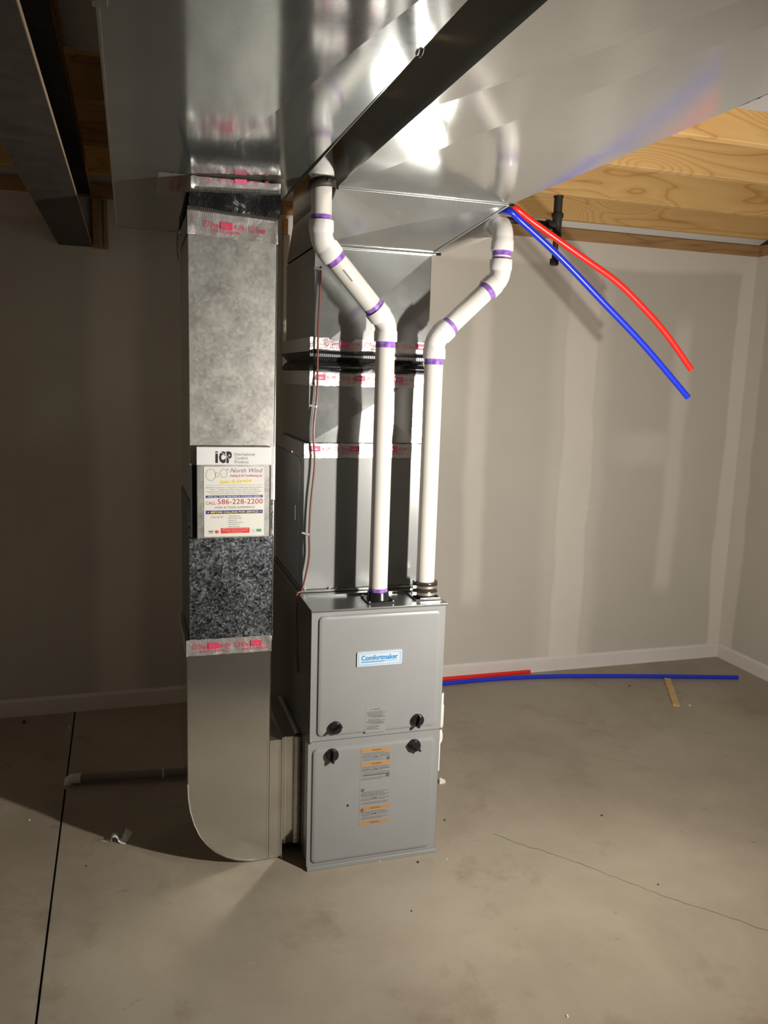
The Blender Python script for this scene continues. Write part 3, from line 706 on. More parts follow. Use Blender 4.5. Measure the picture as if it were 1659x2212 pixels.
# dark metal hanger strap round its top
zs_ = 2.118; mb = MB(); vs = []
for k in range(13):
    a = pi*k/12; x = e2.x-.041*math.cos(a)*1.0; y = e2.y-.037*math.sin(a); zz = zs_-.012*(1-k/12)+.004*math.sin(a); vs += [(x, y, zz), (x, y, zz+.027)]
mb.add(vs, [(2*i, 2*i+2, 2*i+3, 2*i+1) for i in range(12)]); hs = mb.build('hanger_strap', 'steel', ex, smooth=60, label='dark metal hanger strap')
so = hs.modifiers.new('solid', 'SOLIDIFY'); so.thickness = .002
for k in (7, 9):
    a = pi*k/12; p = Vector((e2.x-.041*math.cos(a), e2.y-.037*math.sin(a), zs_+.014)); MB().tube([p, p+Vector((0, -.004, 0))], .004, 10).build('strap_screw', 'steel_zinc', ex, smooth=40)
# printed line on the sloping piece
d = (e2-e1).normalized(); mb = MB(); sd = Vector((0, -1, 0)); sd = (sd-d*sd.dot(d)).normalized(); tn = d.cross(sd)
c0 = e1.lerp(e2, .62)
for i in range(9):
    a = -.02+.0048*i
    mb.add([c0+d*(a+k*.0038)+(sd*math.cos(w)+tn*math.sin(w))*(PR+.0004) for k in (0, 1) for w in (-.42, -.26)], [(0, 1, 3, 2)])
mb.build('pipe_print', 'ink_grey', ex, label='faint grey printed line')
# right pipe
B2 = U(917, 1289, 2, FH); f1 = U(943, 735, 1, B2.y); f1 = Vector((B2.x, B2.y, f1.z)); f2 = U(1080, 601, 1, B2.y+.012); f3 = Vector((f2.x+.004, f2.y, 2.085))
iv = thing('intake_pipe', 'white plastic intake pipe with brown rubber coupling at the right of the furnace top', 'pipe', (B2.x, B2.y, FH))
f3b = Vector((f3.x, f3.y, f3.z))
vent(iv, (B2.x, B2.y, FH+.012), f1, f2, f3, (f3.x+.03, 1.45, 2.105), None, None, True)
MB().tube([(B2.x, B2.y, FH+z) for z in (.006, .008, .020, .022, .030, .034, .044, .047, .053, .056)], [.037, .039, .040, .0385, .0385, .0395, .0395, .041, .0415, .039], 36).build('rubber_coupling', 'rubber', iv, smooth=45, label='dark brown rubber coupling')
for zc_ in (.018, .040):
    MB().tube([(B2.x, B2.y, FH+zc_-.004), (B2.x, B2.y, FH+zc_+.004)], .0413, 36, cap=False).build('band_clamp', 'brass', iv, smooth=40)
    box('clamp_screw', 'steel_zinc', iv, B2.x-.052, B2.x-.036, B2.y-.022, B2.y-.010, FH+zc_-.006, FH+zc_+.006, bevel=.002)
MB().prism([(B2.x-.048, B2.y-.046), (B2.x+.045, B2.y-.046), (B2.x+.045, B2.y+.046), (B2.x-.048, B2.y+.046)], 2, FH+.0002, FH+.005).build('base_plate', 'black_plastic', iv, bevel=.002)
mb = MB(); mb.box(B2.x-.030, B2.x+.040, B2.y-.043, B2.y-.039, FH+.005, FH+.008); mb.box(B2.x+.036, B2.x+.040, B2.y-.039, B2.y+.03, FH+.005, FH+.008); mb.build('plate_frame', 'steel_zinc', iv, bevel=.001)

# ------------------------------------------------------------------ return drop
rd = thing('return_drop', 'tall narrow galvanised duct drop left of the furnace with rounded foot', 'duct', (-.235, .28, 0))
ux0, ux1, dy0, dy1 = -.3555, -.0995, .095, .455
# upper sheet, coarse-spangle sheet, rounded boot
ztb = U(500, 985, 1, dy0).z
box('upper_sheet', 'galv_matte', rd, ux0, ux1, dy0, dy1, 1.205, 2.04, bevel=.002)
box('filter_rack', 'galv_spangle', rd, -.360, -.103, dy0, dy1, .755, 1.2045, bevel=.002)
# left seam flap of the spangled piece
box('seam_flap', 'galv_spangle', rd, -.359, -.343, dy0-.0018, dy0, .765, 1.09)
box('seam_flap', 'galv_matte', rd, -.355, -.335, dy0-.0018, dy0, 1.32, 1.37)
MB().tube([(-.1065, dy0, .76), (-.100, dy0, 2.0)], .0016, 8).build('edge_seam', 'galv_edge', rd, smooth=40)
out = [(-.110, .762), (-.369, .762), (-.370, .30)]
for (x, z) in ((-.3685, .255), (-.3625, .205), (-.351, .160), (-.334, .118), (-.311, .083), (-.283, .053), (-.250, .030), (-.215, .014), (-.180, .005), (-.145, .002)): out.append((x, z))
out.append((-.112, .002))
MB().prism(out[::-1], 1, dy0, dy1).build('rounded_boot', 'galv_boot', rd, bevel=.002)
# folded rim along the curved edge
rim = [Vector((p[0], dy0-.001, p[1])) for p in out[2:]]
MB().tube(rim, .0022, 8).build('curved_seam', 'galv_edge', rd, smooth=40)
# collar between boot and furnace side
box('side_collar', 'galv_boot', rd, -.1115, -.070, dy0+.0005, dy1, .002, .418, bevel=.0015)
box('collar_seam', 'galv_edge', rd, -.117, -.1125, dy0-.002, dy0+.001, .004, .42)
box('collar_seam', 'gap_shade', rd, -.1125, -.1105, dy0-.0008, dy0+.001, .004, .42)
box('collar_flange', 'galv_edge', rd, -.0705, -.0685, dy0-.008, dy1, .002, .428)
box('collar_neck', 'galv_boot', rd, -.0683, -.0008, dy0+.03, dy1-.01, .03, .412, bevel=.0015)
box('neck_seam', 'galv_edge', rd, -.055, -.051, dy0+.027, dy0+.031, .03, .414)
tp = MB(); tp.grid(lambda i, j: (-.020+.019*j, .13+.33*i, .4135+.004*math.sin(j*3)+.002*mnoise.noise(Vector((i*20, j*5, 2)))), 30, 4)
tp.build('neck_tape', 'foil', rd, smooth=50)
tp = MB(); tp.grid(lambda i, j: (-.024+.022*i+.002*mnoise.noise(Vector((j*20, i*5, 4))), dy0+.028-.004*math.sin(i*3), .03+.38*j), 4, 30)
tp.build('neck_tape', 'foil', rd, smooth=50)
# tapes and flexible connector at the head
zb_ = lambda x: 1.962+(ux1-x)/(ux1-ux0)*.012; zt_ = lambda x: 2.030+(ux1-x)/(ux1-ux0)*.012
t4 = tape_band(rd, ux0-.001, ux1+.001, dy0, dy1, zb_, zt_, seed=5, crinkle=.0018)
tape_print('tape_print', t4, ux0, ux1, dy0-.0042, zb_, .068, .088, size=.0165, vpos=.36)
t5 = tape_band(rd, -.3705, -.1075, dy0, dy1, lambda x: .722+(x+.37)*-.0, lambda x: .774, seed=6, crinkle=.0018)
tape_print('tape_print', t5, -.369, -.108, dy0-.0042, lambda x: .722, .052, .115, size=.0155, vpos=.42)
crimp(rd, ux0, ux1, dy0-.003, lambda x: zt_(x)-.004, .012, 46)
crimp(rd, ux0+.008, ux1+.006, dy0-.003, lambda x: 2.088+(x-ux0)*.04, .014, 46)
mb = MB(); zl = [0, .2, .4, .6, .8, 1]; rows = []
for k in zl:
    for i in range(41):
        x = ux0+.006+(ux1-ux0-.006)*i/40+.006*k; z = (zt_(x)+.002)*(1-k)+(2.094+(x-ux0)*.04)*k
        bul = math.sin(k*pi); w = mnoise.noise(Vector((x*14+k*1.5, k*2.2, .3)))
        rows.append((x+.006*bul*((i-20)/20), dy0-.003-.012*bul*(.7+1.5*w), z))
mb.add(rows, [(j*41+i, j*41+i+1, (j+1)*41+i+1, (j+1)*41+i) for j in range(5) for i in range(40)])
for x, s in ((ux0+.006, -1), (ux1+.003, 1)):
    mb.grid(lambda i, j, x=x, s=s: (x+s*.010*math.sin(j*pi), dy0-.003+(dy1-dy0)*(i if s > 0 else 1-i), 2.036+.062*j), 14, 5)
mb.build('flexible_connector', 'fabric', rd, smooth=70)
t6 = tape_band(rd, ux0+.010, ux1+.008, dy0, dy1, lambda x: 2.096+(x-ux0)*.035, lambda x: ZT-.004, seed=8, crinkle=.002)
tape_print('tape_print', t6, ux0+.012, ux1+.006, dy0-.0042, lambda x: 2.100+(x-ux0)*.035, .035, .06, size=.009, vpos=.5, two=False, ink='ink_pink')
# tape flat against the trunk, loose strip of fabric
mb = MB(); mb.grid(lambda i, j: (-.432+.076*i, .10+.30*j, ZT-.001-.0012*mnoise.noise(Vector((i*9, j*12, 5)))), 10, 24)
tf = mb.build('trunk_tape', 'foil', rd, smooth=50)
mb = MB(); put_text(mb, 'ShurTape AF 099', lambda u, v: (-.40+v, .12+u, ZT-.003), 0, 0, .2, .018, 0); put_text(mb, '181A-P / 181B-FX', lambda u, v: (-.375+v, .12+u, ZT-.003), 0, 0, .2, .009, 0); mb.build('tape_print', 'ink_red', tf)
pth = [U(*p, 1, dy0+.02) for p in ((409, 418), (404, 436), (397, 462), (390, 486), (384, 512), (383, 540), (385, 560))]
mb = MB(); mb.tube(pth, [.012, .010, .007, .004, .0025, .002, .0015], 8); mb.build('loose_fabric_strip', 'fabric', rd, smooth=60)

# ------------------------------------------------------------------ filter access door with its stickers
fc = thing('filter_door', 'metal filter access door carrying two stickers on the narrow duct drop', 'door', (-.225, .09, 1.09))
fy = dy0-.016
box('door_panel', 'galv_matte', fc, -.3365, -.1155, fy, dy0-.0025, 1.094, 1.372, bevel=.002)
box('door_edge', 'galv_edge', fc, -.1190, -.1150, fy-.0015, dy0-.003, 1.096, 1.316)
box('filter_slot_shade', 'gap_shade', fc, -.3555, -.3368, dy0-.0022, dy0-.0006, 1.096, 1.314, label='black plate painted as the shade in the open filter slot')  # plate on the sheet, its black stands for shade in the opening
s0, s1, s2 = U(424, 965, 1, fy), U(584, 966, 1, fy), U(425, 1004, 1, fy)
ax0, ax1, az0, az1 = s0.x, s1.x, s2.z, s0.z
b_ = box('brand_sticker', 'white_paper', fc, ax0, ax1, fy-.006, fy-.0003, az0, az1, bevel=.001, label='white sticker with black logo')
mb = MB(); aw, ah = ax1-ax0, az1-az0
def amp(u, v): return (ax0+u, fy-.0064, az0+v)
def amp2(u, v): return (ax0+u, fy-.0067, az0+v)
kx_ = aw/.2185
put_rect(mb, amp, .0545*kx_, .006, .0620*kx_, .034); put_rect(mb, amp, .0545*kx_, .0365, .0620*kx_, .0405)
put_text(mb, 'C', amp, .0650*kx_, .0050, .0845*kx_, .0410, 0, bold=.07); put_text(mb, 'P', amp, .0870*kx_, .0055, .1030*kx_, .0405, 0, bold=.07)
# swoosh and spark across the letters
sw = [(0.058, .036), (.072, .0355), (.083, .031), (.092, .021), (.096, .008)]
for (a, b), (c, d_) in zip(sw, sw[1:]): mb.add([amp2(a*kx_, b), amp2(c*kx_, d_), amp2(c*kx_+.0008, d_+.0013), amp2(a*kx_+.0008, b+.0013)], [(0, 1, 2, 3)], 1)
mb.add([amp2(.0955*kx_+(.0045 if k % 2 == 0 else .0012)*math.cos(pi*k/4), .0285+(.0045 if k % 2 == 0 else .0012)*math.sin(pi*k/4)) for k in range(8)], [tuple(range(8))], 1)
for i, s in enumerate(('International', 'Comfort', 'Products')):
    put_text(mb, s, amp, .1115*kx_, .0275-.0115*i, (.1115+(.0590, .0385, .0410)[i])*kx_, .0368-.0115*i, 2)
mb.build('sticker_lettering', ['ink_black', 'white_paper', 'ink_grey'], b_, label='black and grey lettering')
s0, s1, s2 = U(440, 1008, 1, fy), U(571, 1008, 1, fy), U(440, 1161, 1, fy)
vx0, vx1, vz0, vz1 = s0.x, s1.x, s2.z+.0015, s0.z
b_ = box('service_sticker', 'cream_paper', fc, vx0, vx1, fy-.0012, fy-.0002, vz0, vz1, label='white service sticker with coloured lettering')
vw, vh = vx1-vx0, vz1-vz0
# measured on the sticker: fractions of its width and height
def vmp(u, v): return (vx0+u*vw, fy-.0016, vz0+v*vh)
def vmp2(u, v): return (vx0+u*vw, fy-.0020, vz0+v*vh)
names = ['ink_purple', 'ink_magenta', 'ink_yellow', 'ink_grey', 'ink_navy', 'white_paper', 'ink_crimson', 'ink_scarlet', 'ink_green', 'ink_black', 'ink_orange']
IX = {n: i for i, n in enumerate(names)}
mb = MB()
put_text(mb, 'North Wind', vmp, .43, .915, .975, .975, IX['ink_purple'], shear=.35)
put_text(mb, 'Heating & Air Conditioning, Inc.', vmp, .43, .845, .975, .89, IX['ink_magenta'], bold=.02)
put_text(mb, 'Sales & Service', vmp, .25, .755, .79, .805, IX['ink_yellow'], shear=.5, bold=.035, rise=.025)
put_rect(mb, vmp, .03, .736, .97, .739, IX['ink_grey'])
for i, (s, a, b) in enumerate((('High Efficiency Furnaces * Central Air Conditioning, Wireless Systems', .03, .97), ('Boilers * Tankless Hot Water Systems * Power Humidifiers', .10, .91),
                               ('Programmable Clock Thermostats * Ultra Violet Germicidal Lights', .05, .95), ('Ductwork & Pool Boilers & Gas Lines * Mini Split Systems', .10, .90))):
    put_text(mb, s, vmp, a, .693-.0285*i, b, .712-.0285*i, IX['ink_grey'])
put_rect(mb, vmp, .03, .557, .975, .592, IX['ink_navy']); put_text(mb, 'FOR ALL YOUR HEATING & COOLING NEEDS', vmp2, .065, .564, .945, .584, IX['white_paper'], bold=.02)
put_text(mb, 'CALL:', vmp, .03, .462, .205, .505, IX['ink_crimson']); put_text(mb, '586-228-2200', vmp, .225, .465, .975, .540, IX['ink_crimson'])
put_text(mb, 'OVER 30 YEARS EXPERIENCE', vmp, .175, .405, .84, .433, IX['ink_grey'])
put_rect(mb, vmp, .03, .327, .975, .377, IX['ink_navy']); put_text(mb, 'BEFORE CALLING FOR SERVICE', vmp2, .105, .337, .905, .367, IX['ink_yellow'], shear=.2, bold=.02)
for uu in (.07, .94): put_ring(mb, vmp2, uu, .352, .009, .009, IX['white_paper'], 8)
put_text(mb, 'Check If:', vmp, .11, .268, .32, .298, IX['ink_magenta'], shear=.3)
for i, (s, w) in enumerate((('Thermostat is On', .19), ('Batteries Are Good', .21), ('Power is On', .13), ('Blower Doors are On', .23), ('Gas Valve is On', .17), ('Filters Are Clean', .18))):
    put_text(mb, s, vmp, .41, .286-.0305*i, .41+w, .302-.0305*i, IX['ink_grey']); put_ring(mb, vmp, .39, .294-.0305*i, .004, .004, IX['ink_grey'], 6)
put_rect(mb, vmp, .275, .045, .755, .122, IX['ink_scarlet'])
for i, (s, a, b) in enumerate((('NOTE: Your Warranty will be voided', .30, .73), ('if changes or alterations are made to', .31, .72), ('this system by others', .40, .63))):
    put_text(mb, s, vmp2, a, .099-.0245*i, b, .115-.0245*i, IX['white_paper'])
put_rect(mb, vmp, .07, .078, .155, .088, IX['ink_black']); put_rect(mb, vmp, .07, .05, .155, .056, IX['ink_orange']); put_text(mb, 'VISA', vmp, .08, .058, .145, .074, IX['ink_black'])
put_ring(mb, vmp, .203, .070, .024, .024, IX['ink_scarlet'], 14); put_ring(mb, vmp2, .227, .070, .020, .020, IX['ink_orange'], 14)
put_rect(mb, vmp, .872, .060, .955, .098, IX['ink_green']); put_text(mb, 'DISCOVER', vmp, .775, .086, .85, .094, IX['ink_grey']); put_rect(mb, vmp, .80, .058, .85, .064, IX['ink_orange'])
mb.build('sticker_lettering', names, b_, label='coloured lettering and telephone number')
# outline drawing of puffing clouds beside the name
mb = MB()
def loop(pts, w, mi=0):
    n = len(pts)
    for k in range(n):
        (a, b), (c, d2) = pts[k], pts[(k+1) % n]; L = math.hypot(c-a, d2-b) or 1; nx, nz = -(d2-b)/L*w, (c-a)/L*w
        mb.add([vmp(a-nx, b-nz), vmp(c-nx, d2-nz), vmp(c+nx, d2+nz), vmp(a+nx, b+nz)], [(0, 1, 2, 3)], mi)
loop([(.115+.078*(1+.06*math.sin(9*a))*math.cos(a), .885+.082*(1+.06*math.sin(9*a))*math.sin(a)) for a in [2*pi*k/40 for k in range(40)]], .0022)
loop([(.215+.028*math.cos(a), .885+.035*math.sin(a)) for a in [2*pi*k/16 for k in range(16)]], .002)
loop([(.325+.055*(1+.09*math.sin(5*a))*math.cos(a), .905+.062*(1+.09*math.sin(5*a))*math.sin(a)) for a in [2*pi*k/30 for k in range(30)]], .0022)
for a in (.25, .6, .95): loop([(.36+.02*math.cos(a), .955+.0), (.36+.05*math.cos(a), .945+.03*math.sin(a))], .0015)
mb.build('cloud_drawing', 'ink_grey', b_, label='grey outline drawing of clouds')

# ------------------------------------------------------------------ thermostat wire
wp = [(693, 575), (692, 620), (688, 700), (686, 780), (685, 850), (677, 930), (680, 1000), (672, 1080), (668, 1150), (668, 1200), (660, 1245), (652, 1275)]
path = [U(*p, 1, .192) for p in wp]; path[0] = Vector((path[0].x, .192, path[0].z)); path = path+[Vector((.004, .190, .884)), Vector((-.0085, .188, .877)), Vector((-.010, .185, .83)), Vector((-.010, .17, .70)), Vector((-.008, .15, .62))]
def smooth_path(p, k=5):
    o = []
    for i in range(len(p)-1):
        a, b, c, d3 = p[max(i-1, 0)], p[i], p[i+1], p[min(i+2, len(p)-1)]
        for j in range(k):
            t = j/k; o.append(.5*((2*b)+(c-a)*t+(2*a-5*b+4*c-d3)*t*t+(3*b-a-3*c+d3)*t**3))
    return o+[p[-1]]
tw = thing('thermostat_wire', 'thin brown thermostat wire hanging down the plenum and coil case', 'wire', (path[-1].x, path[-1].y, path[-1].z))
MB().tube(smooth_path(path), .0034, 8).build('cable', 'wire_brown', tw, smooth=60)
for (x, y) in ((686, 581), (675, 877), (659, 1153)):
    p = U(x, y, 1, .198); MB().tube([p+Vector((-.009, .006, .002)), p+Vector((.012, -.008, -.002))], [.0035, .0045], 10).build('cable_clip', 'clip', tw, smooth=50, label='small pale cable clip')

# ------------------------------------------------------------------ gas pipe
GY = .50
g0, g1, g2, g3 = U(1204, 423, 1, GY), U(1197, 574, 1, GY), U(1203, 487, 1, GY), U(1108, 474, 1, GY)
gp = thing('gas_pipe', 'black iron gas pipe tee with capped drip leg under the joists', 'pipe', g1)
xg = g2.x; r = .0162
MB().tube([(xg, GY, g2.z+.03), (xg, GY, g0.z-.006), (xg, GY, g0.z-.006), (xg, GY, g0.z)], [r, r, r*1.18, r*1.2], 20).build('riser', 'black_iron', gp, smooth=40)
MB().tube([(xg, GY, g2.z-.045), (xg, GY, g2.z-.043), (xg, GY, g2.z-.028), (xg, GY, g2.z-.026), (xg, GY, g2.z+.026), (xg, GY, g2.z+.028), (xg, GY, g2.z+.042), (xg, GY, g2.z+.044)], [.0175, .019, .019, .0165, .0185, .0225, .0225, .021], 24).build('tee', 'black_iron', gp, smooth=45)
MB().tube([(xg-.012, GY, g2.z), (xg-.03, GY, g2.z), (xg-.032, GY, g2.z), (xg-.044, GY, g2.z)], [.0155, .0155, .0185, .0185], 20).build('tee_branch', 'black_iron', gp, smooth=45)
MB().tube([(xg-.04, GY, g2.z), (.78, GY, g2.z+.004)], .0118, 18).build('branch_run', 'black_iron', gp, smooth=45)
MB().tube([(xg, GY, g2.z-.04), (xg-.002, GY, g1.z+.02)], .0108, 18).build('drip_leg', 'black_iron', gp, smooth=45)
MB().tube([(xg-.002, GY, g1.z+.026), (xg-.002, GY, g1.z+.024), (xg-.002, GY, g1.z+.004), (xg-.002, GY, g1.z)], [.0145, .0170, .0170, .0125], 16).build('end_cap', 'black_iron', gp, smooth=45)

# ------------------------------------------------------------------ pex tubes
TR = .0111
def pex(name, mat, label, pts, cat='tube', r=TR):
    mb = MB(); mb.tube(smooth_path([Vector(p) for p in pts]), r, 16, cap=False)
    end = Vector(pts[-1]); d = (end-Vector(pts[-2])).normalized(); 
    mb.tube([end, end-d*.03], r*.72, 16, cap=True, mi=1)
    n0 = len(mb.v); ref = d.cross(Vector((0, 1, .1))).normalized(); b = d.cross(ref); n = 16
    mb.add([end+(ref*math.cos(2*pi*k/n)+b*math.sin(2*pi*k/n))*r for k in range(n)]+[end+(ref*math.cos(2*pi*k/n)+b*math.sin(2*pi*k/n))*r*.72 for k in range(n)], [(k, (k+1) % n, n+(k+1) % n, n+k) for k in range(n)])
    return tag(mb.build(name, [mat, mat], None, smooth=60), label, cat)
def tube_px(px, y0, y1):
    n = len(px); return [U(*p, 1, y0+(y1-y0)*i/(n-1)) for i, p in enumerate(px)]
red = tube_px([(1104, 446), (1152, 480), (1256, 554), (1329, 606), (1383, 658), (1437, 719), (1493, 798)], .22, .22)
blue = tube_px([(1098, 455), (1128, 480), (1211, 557), (1302, 652), (1392, 747), (1486, 858)], .20, .22)
hr = [Vector((.74, 1.3, 2.19)), Vector((.73, .7, 2.165)), Vector((max(red[0].x-.012, .662), .34, red[0].z+.008))]
hb = [Vector((.72, 1.3, 2.13)), Vector((.71, .7, 2.12)), Vector((max(blue[0].x-.004, .668), .30, blue[0].z+.004))]
pex('pex_tube', 'pex_red', 'red plastic water tube hanging free from under the supply duct', hr+red)
pex('pex_tube', 'pex_blue', 'blue plastic water tube hanging free from under the supply duct', hb+blue)
fb = [U(*p, 2, TR) for p in ((957, 1476), (1060, 1467), (1180, 1461), (1300, 1460), (1450, 1461), (1594, 1463))]
pex('pex_tube', 'pex_blue', 'long blue plastic tube lying on the floor along the back wall', [fb[0]+(fb[0]-fb[1])*1.2, fb[0]+(fb[0]-fb[1])*.5]+fb)
fr = [U(*p, 2, TR) for p in ((957, 1465), (1040, 1458), (1142, 1449))]
for v in fr: v.y = min(v.y, YW-t-TR-.001)
pex('pex_tube', 'pex_red', 'short red plastic tube end lying on the floor against the baseboard', [fr[0]+(fr[0]-fr[1])*1.5, fr[0]+(fr[0]-fr[1])*.6]+fr)

# ------------------------------------------------------------------ condensate trap on the right side of the furnace
cd = thing('condensate_drain', 'white plastic condensate trap fixed on the right side of the furnace', 'pipe', (.5, .12, .23))
c = [U(*p, 1, .12) for p in ((958, 1496), (959, 1521), (957, 1568), (955, 1583), (951, 1605))]
xx = c[0].x-.006; r1 = .0075
mb = MB(); mb.tube([(xx, .12, c[1].z-.01), (xx, .12, c[0].z)], r1, 16, cap=False); mb.tube([(xx, .12, c[0].z), (xx, .12, c[0].z-.002)], [r1*.6, r1*.6], 16, mi=1)
mb.add([(xx+q*math.cos(2*pi*k/16), .12+q*math.sin(2*pi*k/16), c[0].z) for q in (r1, r1*.6) for k in range(16)], [(k, (k+1) % 16, 16+(k+1) % 16, 16+k) for k in range(16)])
mb.build('open_pipe', ['pvc', 'gap_shade'], cd, smooth=50)
MB().tube([(xx, .12, c[2].z), (xx, .12, c[2].z+.003), (xx, .12, c[1].z-.003), (xx, .12, c[1].z)], [.0088, .0098, .0098, .0088], 18).build('coupling', 'pvc', cd, smooth=45)
MB().tube([(xx, .12, c[3].z-.004), (xx, .12, c[2].z+.004)], .0072, 16).build('pipe_nipple', 'pvc_cream', cd, smooth=45)
el = [Vector((xx, .12, c[3].z)), Vector((xx, .12, c[3].z-.012))]+arc((xx, .12, c[3].z), (xx, .12, c[4].z+.0), (xx-.06, .12, c[4].z), .018, 6)+[Vector((FW+.004, .12, c[4].z))]
MB().tube(el, .0095, 18).build('trap_elbow', 'pvc_fit', cd, smooth=45)
z0, z1 = U(946, 1663, 1, .12).z, U(948, 1602, 1, .12).z
box('mounting_strip', 'pvc_fit', cd, FW+.0005, U(950, 1630, 1, .12).x-.003, .11, .13, z0, z1, bevel=.002)

# ------------------------------------------------------------------ floor items
# grey drain pipe on the floor at the left
d0, d1 = U(158, 1682, 2, .022), U(402, 1667, 2, .022)
dp = thing('floor_drain_pipe', 'grey drain pipe on the dark floor left of the duct drop', 'pipe', (d0.x, d0.y, 0))
a = d0+(d1-d0)*.03; b = d1+(d1-d0)*.15
MB().tube([a, b], .0165, 20).build('pipe_run', 'grey_pvc', dp, smooth=45)
ep = [Vector((d0.x+.03, d0.y-.004, .022)), Vector((d0.x+.002, d0.y, .022))]+arc((d0.x+.03, d0.y-.003, .022), (d0.x-.016, d0.y, .022), (d0.x-.016, d0.y, -.03), .014, 6)+[Vector((d0.x-.016, d0.y, .001))]
MB().tube(ep, [.0195, .0195]+[.0185]*7+[.019], 20).build('elbow', 'pvc', dp, smooth=45)
cpos = a.lerp(b, .68); MB().tube([cpos-Vector((.004, 0, 0)), cpos+Vector((.004, 0, 0))], .0182, 20, cap=False).build('pipe_clip', 'clip', dp, smooth=45)
MB().box(cpos.x-.003, cpos.x+.003, cpos.y-.016, cpos.y-.012, .036, .05).build('clip_tail', 'clip', dp)
mb = MB(); n = 22
rim_ = [(d0.x-.014+(.032+.016*mnoise.noise(Vector((math.cos(q)*2, math.sin(q)*2, 3))))*math.cos(q), d0.y-.002+(.040+.02*mnoise.noise(Vector((math.cos(q)*2, math.sin(q)*2, 9))))*math.sin(q), .0008) for q in [2*pi*k/n for k in range(n)]]
mb.add(rim_+[(p[0]*.5+(d0.x-.014)*.5, p[1]*.5+d0.y*.5, .006+.003*mnoise.noise(Vector(p)*60)) for p in rim_]+[(d0.x-.014, d0.y, .005)], [(k, (k+1) % n, n+(k+1) % n, n+k) for k in range(n)]+[(n+k, n+(k+1) % n, 2*n) for k in range(n)])
mb.build('broken_concrete', 'concrete', dp, smooth=30, label='rough patch of broken concrete round the elbow')
# timber shim
w0, w1 = U(1441, 1468, 2, 0), U(1461, 1526, 2, 0); dr = (w1-w0).normalized(); pr = Vector((-dr.y, dr.x, 0))*.017
mb = MB(); mb.hexa([w0-pr, w1-pr, w1+pr, w0+pr], [q+Vector((0, 0, .009)) for q in (w0-pr, w1-pr, w1+pr, w0+pr)])
tag(mb.build('wood_stick', 'wood_old', None, bevel=.001), 'thin pale wooden stick lying on the floor near the blue tube', 'wood')
# curled scrap of white backing with clear film
sp_ = U(252, 1818, 2, 0); sc = thing('tape_scrap', 'curled white tape scrap with a clear flap on the floor', 'scrap', sp_)
mb = MB(); prof = [(-.06, .001), (-.035, .001), (-.018, .002)]+[(-.006+.011*math.cos(q), .0125+.0115*math.sin(q)) for q in [3.6-3.9*k/10 for k in range(11)]]+[(.014, .002), (.03, .001)]
pr2 = []
for x, z in prof: pr2.append((x, z))
vs = []
for i, (x, z) in enumerate(pr2):
    w = .004+.010*min(1, i/4); vs += [(sp_.x+x, sp_.y-w-x*.35, max(z, .0008)), (sp_.x+x, sp_.y+w-x*.35, max(z, .0008))]
mb.add(vs, [(2*i, 2*i+2, 2*i+3, 2*i+1) for i in range(len(pr2)-1)]); o = mb.build('curl', 'white_paper', sc, smooth=60); so = o.modifiers.new('s', 'SOLIDIFY'); so.thickness = .0006; so.offset = 1
m, nt, bb = newmat('clear film'); bb.inputs['Base Color'].default_value = (.8, .8, .8, 1); bb.inputs['Alpha'].default_value = .35; bb.inputs['Roughness'].default_value = .2; M['film'] = m
mb = MB(); mb.add([(sp_.x+.012, sp_.y-.01, .001), (sp_.x+.034, sp_.y-.012, .001), (sp_.x+.052, sp_.y+.004, .022), (sp_.x+.032, sp_.y+.012, .040), (sp_.x+.018, sp_.y+.004, .010)], [(0, 1, 2, 3, 4)]); o = mb.build('clear_flap', 'film', sc); so = o.modifiers.new('s', 'SOLIDIFY'); so.thickness = .0003
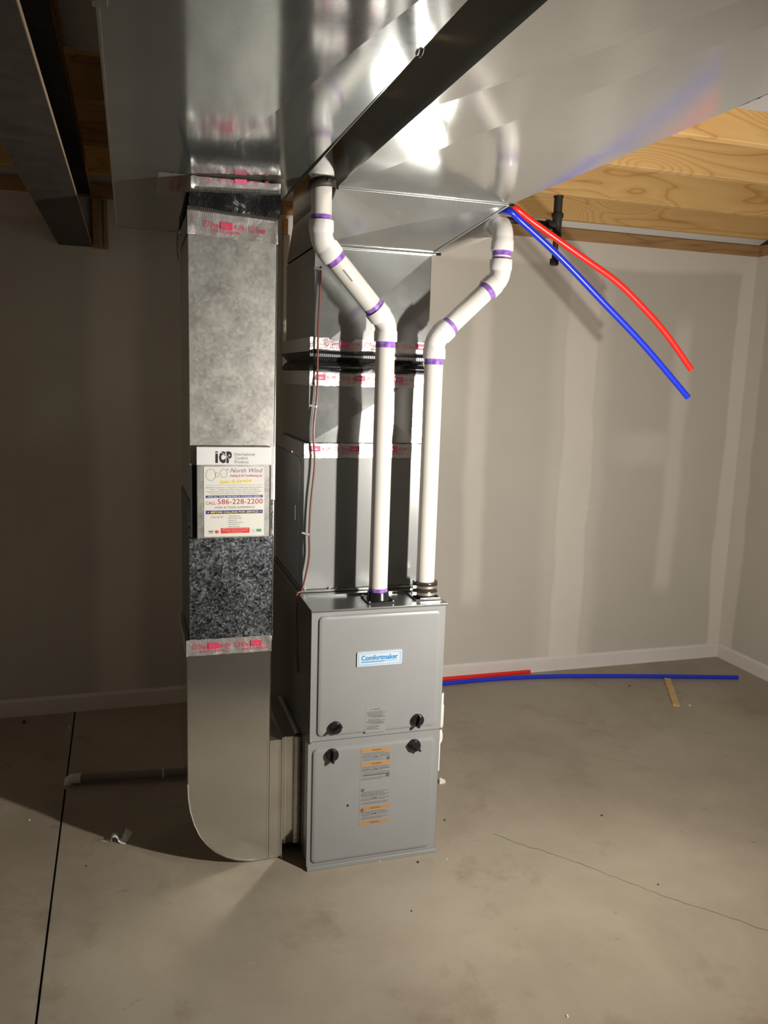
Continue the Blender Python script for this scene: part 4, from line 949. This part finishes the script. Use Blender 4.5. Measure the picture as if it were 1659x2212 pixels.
# pvc offcut right of the furnace
tq = U(953, 1691, 2, 0); mb = MB()
ocv = [(tq.x-.012, tq.y-.012, 0), (tq.x+.018, tq.y-.006, 0), (tq.x+.004, tq.y+.014, 0), (tq.x-.010, tq.y-.006, .026), (tq.x+.016, tq.y-.002, .012), (tq.x-.002, tq.y+.010, .020)]
mb.add(ocv, [(2, 1, 0), (3, 4, 5), (0, 1, 4, 3), (1, 2, 5, 4), (2, 0, 3, 5)])
tag(mb.build('pvc_offcut', 'pvc', None, bevel=.001), 'small cream plastic offcut on the floor right of the furnace', 'offcut')
# crumbs of plaster and dirt
cr = [(1225, 2196, 9, 0, 'pale crumb at the very bottom edge, the largest on the open floor'), (903, 1863, 7, 1, 'dark crumb just in front of the furnace, near its right corner'),
      (965, 1856, 5, 0, 'pale crumb beside the lower right corner of the furnace'), (961, 1772, 6, 1, 'dark crumb against the right side of the furnace'),
      (63, 1772, 5, 0, 'pale crumb on the lit floor left of the saw-cut joint'), (186, 1871, 5, 1, 'dark sliver on the lit floor right of the saw-cut joint'),
      (889, 1968, 5, 1, 'dark crumb alone on the floor well in front of the furnace'), (1421, 1911, 5, 1, 'dark crumb beside the hairline crack in the floor'),
      (820, 1861, 4, 0, 'pale crumb lying against the furnace base rail'), (52, 1561, 10, 1, 'dark lump on the shaded floor near the left baseboard'),
      (150, 1573, 6, 0, 'pale speck on the shaded floor beside the joint near the baseboard'), (1490, 1524, 6, 0, 'pale flake on the floor right of the wooden stick'),
      (1360, 1482, 6, 1, 'dark crumb beside the long blue tube on the floor'), (1300, 1762, 6, 1, 'dark crumb among the stains right of the furnace')]
M['crumb_dark'] = plain('dark crumb', (.06, .045, .035), .9); M['crumb_pale'] = plain('pale plaster crumb', (.66, .63, .56), .8)
rr = random.Random(5)
for x, y, s, k, lb in cr:
    p = U(x, y, 2, 0); mpx = (p-CP).dot(_f)/FPX; r = max(s*mpx*.5, .0022); mb = MB(); n = 6
    ring = [(p.x+r*rr.uniform(.6, 1.2)*math.cos(2*pi*i/n), p.y+r*rr.uniform(.6, 1.2)*math.sin(2*pi*i/n)) for i in range(n)]
    mb.add([(a, b, 0) for a, b in ring]+[(p.x+(a-p.x)*.6, p.y+(b-p.y)*.6, r*rr.uniform(.6, 1.0)) for a, b in ring], [tuple(range(n))[::-1], tuple(range(n, 2*n))]+[(i, (i+1) % n, n+(i+1) % n, n+i) for i in range(n)])
    tag(mb.build('floor_crumb', 'crumb_dark' if k else 'crumb_pale', None), lb, 'crumb', 'crumbs on the concrete floor')
